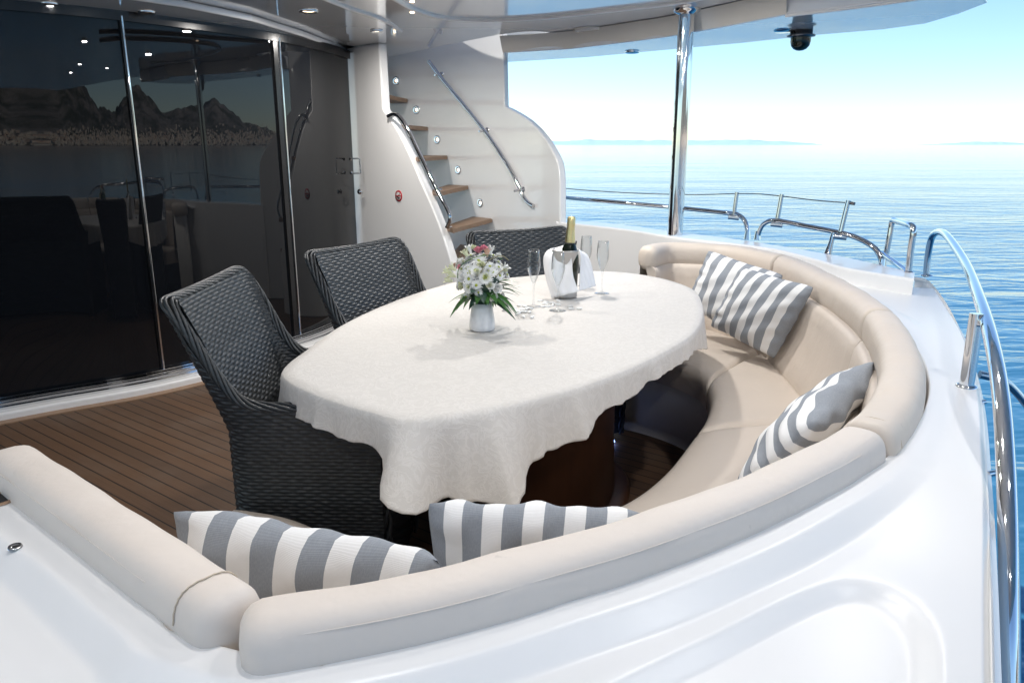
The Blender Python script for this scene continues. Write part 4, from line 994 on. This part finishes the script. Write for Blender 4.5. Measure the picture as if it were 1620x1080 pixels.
for k in range(30):
    a = k / 30 * 2 * PI + R.uniform(-.1, .1); L = R.uniform(.065, .115) * (1.25 if math.cos(a) > .6 and R.random() < .5 else 1)
    leaf(base_l + Vector((math.cos(a) * .028, math.sin(a) * .028, R.uniform(-.005, .03))), (math.cos(a), math.sin(a), R.uniform(-.35, .35)), L * .95, R.uniform(.024, .036), R.uniform(.25, .65), R.choice(('leaf', 'leaf', 'leaf_dark')))
for k in range(9): leaf(base_l + Vector((.03, -.01, .03 + .004 * k)), (1, R.uniform(-.5, .3), R.uniform(.0, .5)), R.uniform(.09, .125), .016, .35, 'leaf')
p, n = dome(756, 457, .07); leaf(p, n + Vector((-.3, 0, .2)), .05, .036, .3, 'leaf_dark'); leaf(p + Vector((.012, 0, -.01)), n + Vector((.4, 0, -.6)), .04, .03, .3, 'leaf_dark')
for k, pts in enumerate(([(724, 440), (726, 425), (740, 412), (760, 405), (780, 404), (795, 410)], [(760, 432), (768, 418), (780, 408), (795, 405), (805, 412)], [(722, 425), (725, 408), (738, 395), (750, 391)], [(784, 438), (792, 430), (803, 424)])):
    q = [dome(u, v, .098)[0] for u, v in pts]; part(MB().tube(cr(q, 26), .0016, 6).build('grass_blade', M['twig' if k else 'leaf']), bq)
# baby's breath as one unit
g = MB()
for k in range(46):
    a = R.uniform(0, 2 * PI); z = R.uniform(-.3, .9); rr = .088; c_ = bc + Vector((math.cos(a) * math.sqrt(1 - z * z) * rr, math.sin(a) * math.sqrt(1 - z * z) * rr, z * rr)); g.lathe([(0, -.003), (.003, 0), (0, .003)], c_, 6)
o = part(g.build('gypsophila', M['petal_white']), bq)
# champagne cooler
c0 = W(893, 470, ZT + .003); t_c = (c0.y) ; cool = empty('wine_cooler', c0)
MB().lathe([(r_ * .95, z_) for r_, z_ in [(0, .002), (.054, .002), (.057, .006), (.0575, .012), (.052, .06), (.0505, .1), (.053, .15), (.0585, .20), (.0605, .207), (.0575, .206), (.049, .10), (.05, .012), (0, .010)]], (0, 0, 0), 56).build('body', M['brushed'], cool)
tag(cool, 'brushed steel wine cooler holding the champagne bottle', 'wine cooler')
bt = empty('champagne_bottle', c0 + Vector((.010, .0, .02))); bt.rotation_euler = (math.radians(0), math.radians(2.5), 0)
MB().lathe([(0, 0), (.040, 0), (.043, .01), (.043, .14), (.040, .165), (.028, .20), (.020, .215), (.018, .222)], (0, 0, 0), 40).build('body', M['bottle_glass'], bt)
MB().lathe([(.0215, .212), (.0205, .235), (.0175, .262), (.0158, .285), (.0165, .288), (.0178, .297), (.0170, .302), (.0172, .318), (.013, .325), (0, .326)], (0, 0, 0), 40).build('foil', M['gold_foil'], bt)
MB().lathe([(.0222, .205), (.0222, .216), (.0214, .217)], (0, 0, 0), 40).build('neck_band', M['rubber'], bt)
m = MB(); m.tube([(.028, .0, .18), (.036, 0, .232)], .0035, 8); 
tag(bt, 'champagne bottle with gold foil neck standing in the steel cooler', 'bottle')
o = MB().tube([(0, 0, 0), (.010, .004, .05)], .003, 8).build('thermometer', M['rubber']); o.location = c0 + Vector((.038, .012, .19)); tag(o, 'thin black stick poking out of the cooler behind the bottle', 'stick')
# napkin draped through the cooler mouth: two wings
nk = empty('napkin', c0 + Vector((0, 0, .2))); tag(nk, 'white linen napkin draped over the cooler rim on both sides', 'napkin')
def wing(pts, name='wing'):
    """pts: rows of pixel+depth points"""
    rows = [cr([C(*q) for q in r], 24) for r in pts]; rows = np.array(rows); n_ = 22; out = []
    for j in range(24): out.append(cr([tuple(rows[i][j]) for i in range(len(rows))], n_))
    P = [[Vector(p) for p in r] for r in out]
    P = [[p + Vector((0, .0022 * math.sin(i * .9 + j * .35), 0)) for j, p in enumerate(r)] for i, r in enumerate(P)]
    o = part(MB().grid(P).build(name, M['linen']), nk); sl = o.modifiers.new('t', 'SOLIDIFY'); sl.thickness = .0016
tq = (c0 - Vector((0, 0, H))).length / 1.0; dq = c0.y / ray(893, 470).y
wing([[(897, 387, dq - .02), (894, 393, dq - .055), (899, 399, dq - .078)],
      [(884, 391, dq - .01), (884, 400, dq - .065), (903, 404, dq - .088)],
      [(867, 396, dq + .0), (874, 409, dq - .066), (905, 418, dq - .092)],
      [(860, 410, dq + .0), (872, 431, dq - .070), (907, 436, dq - .093)],
      [(864, 441, dq - .01), (878, 452, dq - .074), (911, 449, dq - .092)],
      [(873, 472, dq - .04), (892, 467, dq - .084), (916, 461, dq - .096)]])
wing([[(912, 392, dq + .03), (916, 395, dq + .00), (918, 400, dq - .02)],
      [(918, 396, dq + .05), (922, 400, dq + .02), (919, 408, dq - .03)],
      [(930, 404, dq + .06), (926, 415, dq + .02), (918, 425, dq - .035)],
      [(937, 424, dq + .06), (930, 436, dq + .01), (917, 446, dq - .04)],
      [(943, 452, dq + .05), (931, 456, dq + .00), (917, 460, dq - .04)]])
# flutes
def make_flute():
    r = empty('champagne_flute')
    out = [(.0, .0035), (.012, .004), (.028, .002), (.0335, .0008), (.0335, 0)]
    prof = [(0, 0), (.0335, 0), (.034, .0008), (.028, .0022), (.010, .0045), (.0045, .009), (.0036, .02), (.0033, .05), (.0036, .085), (.0050, .093), (.010, .106), (.018, .128), (.0245, .150), (.0268, .168), (.0262, .19), (.0238, .218), (.0225, .232), (.0217, .232), (.0230, .217), (.0254, .19), (.0260, .168), (.0237, .151), (.0170, .129), (.009, .108), (.0035, .099), (0, .098)]
    MB().lathe(prof, (0, 0, 0), 40).build('glass_body', M['clear_glass'], r); return r
fl = make_flute()
for i, (u, v, lb) in enumerate([(844, 485, 'empty champagne flute standing between the bouquet and the cooler'), (882, 491, 'empty champagne flute in front of the napkin on the cooler'), (952, 464, 'empty champagne flute standing right of the cooler on its own'), (926, 452, 'empty champagne flute half hidden behind the cooler')]):
    c = fl if i == 0 else copy_tree(fl); c.location = W(u, v, ZT + .003); c.rotation_euler = (0, 0, i * .9)
    tag(c, lb, 'champagne flute', 'champagne flutes on the table')
# sugared almonds
R.seed(4); pm = None
px_ = [(R.gauss(823, 9), R.gauss(491, 4)) for _ in range(19)] + [(R.gauss(870, 9), R.gauss(480, 3.5)) for _ in range(13)] + [(901, 484), (903, 488), (916, 488), (842, 501), (838, 493), (854, 476), (797, 490)]
for i, (u, v) in enumerate(px_):
    if pm is None:
        g = MB(); Pq = [[Vector((.0088 * math.sin(PI * a / 8) * math.cos(2 * PI * b / 12) * (1.5 + .2 * math.cos(2 * PI * b / 12)), .0068 * math.sin(PI * a / 8) * math.sin(2 * PI * b / 12), .0042 * math.cos(PI * a / 8))) for b in range(12)] for a in range(9)]
        pm = g.grid(Pq, cv=True).build('sugared_almond', M['petal_white'], merge=.00001); c = pm
    else: c = pm.copy(); S.collection.objects.link(c)
    c.location = W(u, v, ZT + .0065); c.rotation_euler = (R.uniform(-.2, .2), R.uniform(-.2, .2), R.uniform(0, 6))
    tag(c, 'small white sugared almond scattered on the cloth beside the flutes', 'almond', 'white almonds scattered on the cloth')

# ------------------------------------------------------------------ rails
def tubeobj(pts, r, name, parent, mt='steel', n=70, seg=16): return part(MB().tube(cr(pts, n), r, seg).build(name, M[mt]), parent)
hp_ = [WY(1465, 438, 3.62), WY(1468, 405, 3.62), WY(1472, 382, 3.6), WY(1477, 371, 3.56), WY(1486, 367, 3.48), WY(1499, 374, 3.2), C(1527, 416, 2.60), C(1552, 480, 1.98), C(1571, 550, 1.64), C(1584, 630, 1.46), C(1591, 730, 1.34), C(1595, 850, 1.26), C(1597, 980, 1.22), C(1598, 1120, 1.20)]
sr = empty('stern_rail', hp_[0]); tag(sr, 'heavy polished steel grab rail curving down the right-hand hull edge', 'rail')
tubeobj(hp_, .0155, 'tube', sr, 'chrome', 160, 24)
b2 = W(1529, 611, ZC); part(MB().tube([b2, WY(1546, 496, b2.y + .01)], .0165, 20).build('support', M['chrome']), sr)
part(MB().lathe([(.0165, .006), (.024, .004), (.025, 0)], b2, 24).build('flange', M['chrome']), sr)
q = W(1466, 436, ZC); part(MB().lathe([(.0165, .006), (.026, .004), (.027, 0)], q, 24).build('flange', M['chrome']), sr)
g1 = [WY(1437, 433, 3.244), WY(1441, 395, 3.244), WY(1445, 366, 3.244), WY(1443, 358, 3.265), WY(1436, 355, 3.328), WY(1420, 350, 3.583), WY(1413, 348, 3.668), WY(1411, 352, 3.689), WY(1407, 375, 3.689), WY(1401, 406, 3.689)]
gr = empty('gate_rail', g1[0]); tag(gr, 'narrow upright steel loop rail at the end of the bulwark', 'rail')
tubeobj(g1, .0135, 'tube', gr, 'steel', 120); part(MB().tube([WY(1396, 401, 3.625), WY(1437, 431, 3.254)], .012, 14).build('brace', M['chrome']), gr)
for q in (WY(1437, 432.5, 3.244),): part(MB().lathe([(.0135, .012), (.02, .008), (.022, 0)], q, 20).build('flange', M['steel']), gr)
g2 = [WY(1198, 379, 4.399), WY(1202, 364, 4.388), WY(1210, 353, 4.357), WY(1228, 349, 4.282), WY(1280, 358.5, 4.081), WY(1330, 368.5, 3.880), WY(1358, 377, 3.774), WY(1382, 391, 3.668), WY(1393, 407, 3.625), WY(1395, 425, 3.604)]
r2 = empty('bulwark_rail', g2[0]); tag(r2, 'low steel rail arching over the middle of the bulwark between post and gate', 'rail')
tubeobj(g2, .0135, 'tube', r2, 'steel', 120)
for a_, b_, rr in ((WY(1229, 352, 4.282), WY(1237, 307, 4.282), .0125), (WY(1329, 371, 3.880), WY(1342, 317, 3.880), .0125)):
    part(MB().tube([a_, b_], rr, 16).build('stanchion', M['steel']), r2); part(MB().tube([a_ + Vector((-.03, .01, -.006)), a_ + Vector((.03, -.01, -.012))], .017, 14).build('clamp', M['steel']), r2)
a_, b_ = WY(1309, 404, 3.901), WY(1319, 368, 3.901); part(MB().tube([a_, a_.lerp(b_, .5), b_], .02, 18, rr=[.022, .0135, .0125]).build('support', M['steel']), r2)
for q, l in ((g2[0], .05), (g2[-1], .05)): part(MB().tube([q, q + Vector((0, 0, l))], .02, 18, rr=[.021, .014]).build('socket', M['steel']), r2)
g3 = [WY(860, 309, 5.936), WY(920, 315, 5.512), WY(1060, 327.5, 5.035), WY(1150, 337, 4.685), WY(1168, 340, 4.622), WY(1178, 349, 4.569), WY(1182, 362, 4.547), WY(1182, 379, 4.537)]
r3 = empty('bulwark_rail', g3[3]); tag(r3, 'long low steel rail running from behind the stair wall past the post', 'rail')
tubeobj(g3, .0135, 'tube', r3, 'steel', 120); q = g3[-1]; part(MB().tube([q, q + Vector((0, 0, .05))], .02, 18, rr=[.021, .014]).build('socket', M['steel']), r3)
a_, b_ = WY(1161, 341, 4.643), WY(1166, 304, 4.643); part(MB().tube([a_, b_], .0125, 16).build('stanchion', M['steel']), r3); part(MB().tube([a_ + Vector((-.03, .01, -.006)), a_ + Vector((.03, -.01, -.012))], .017, 14).build('clamp', M['steel']), r3)
wp = [WY(860, 295, 5.936), WY(920, 300.5, 5.512), WY(990, 305, 5.268), WY(1060, 307.5, 5.035), WY(1110, 308, 4.823), WY(1166, 306.5, 4.643), WY(1200, 307, 4.452), WY(1237, 310.5, 4.282), WY(1290, 317, 4.081), WY(1342, 321, 3.880)]
o = MB().tube(cr(wp, 60), .0028, 8).build('guard_wire', M['dark_steel']); tag(o, 'thin slack guard wire strung between the short stanchions', 'wire')
o = MB().tube([WY(1344, 321, 3.880), WY(1352, 322.5, 3.858)], .008, 10).build('wire_terminal', M['dark_steel']); tag(o, 'small dark fitting ending the guard wire at the last stanchion', 'wire fitting')
o = MB().tube(cr([C(1550, 592, 2.3), C(1566, 596, 2.3), C(1590, 604, 2.32), C(1612, 625, 2.34), C(1640, 660, 2.36)], 30), .012, 12).build('platform_rail', M['steel']); tag(o, 'thin steel rail lower down outside the hull at the right edge', 'rail')
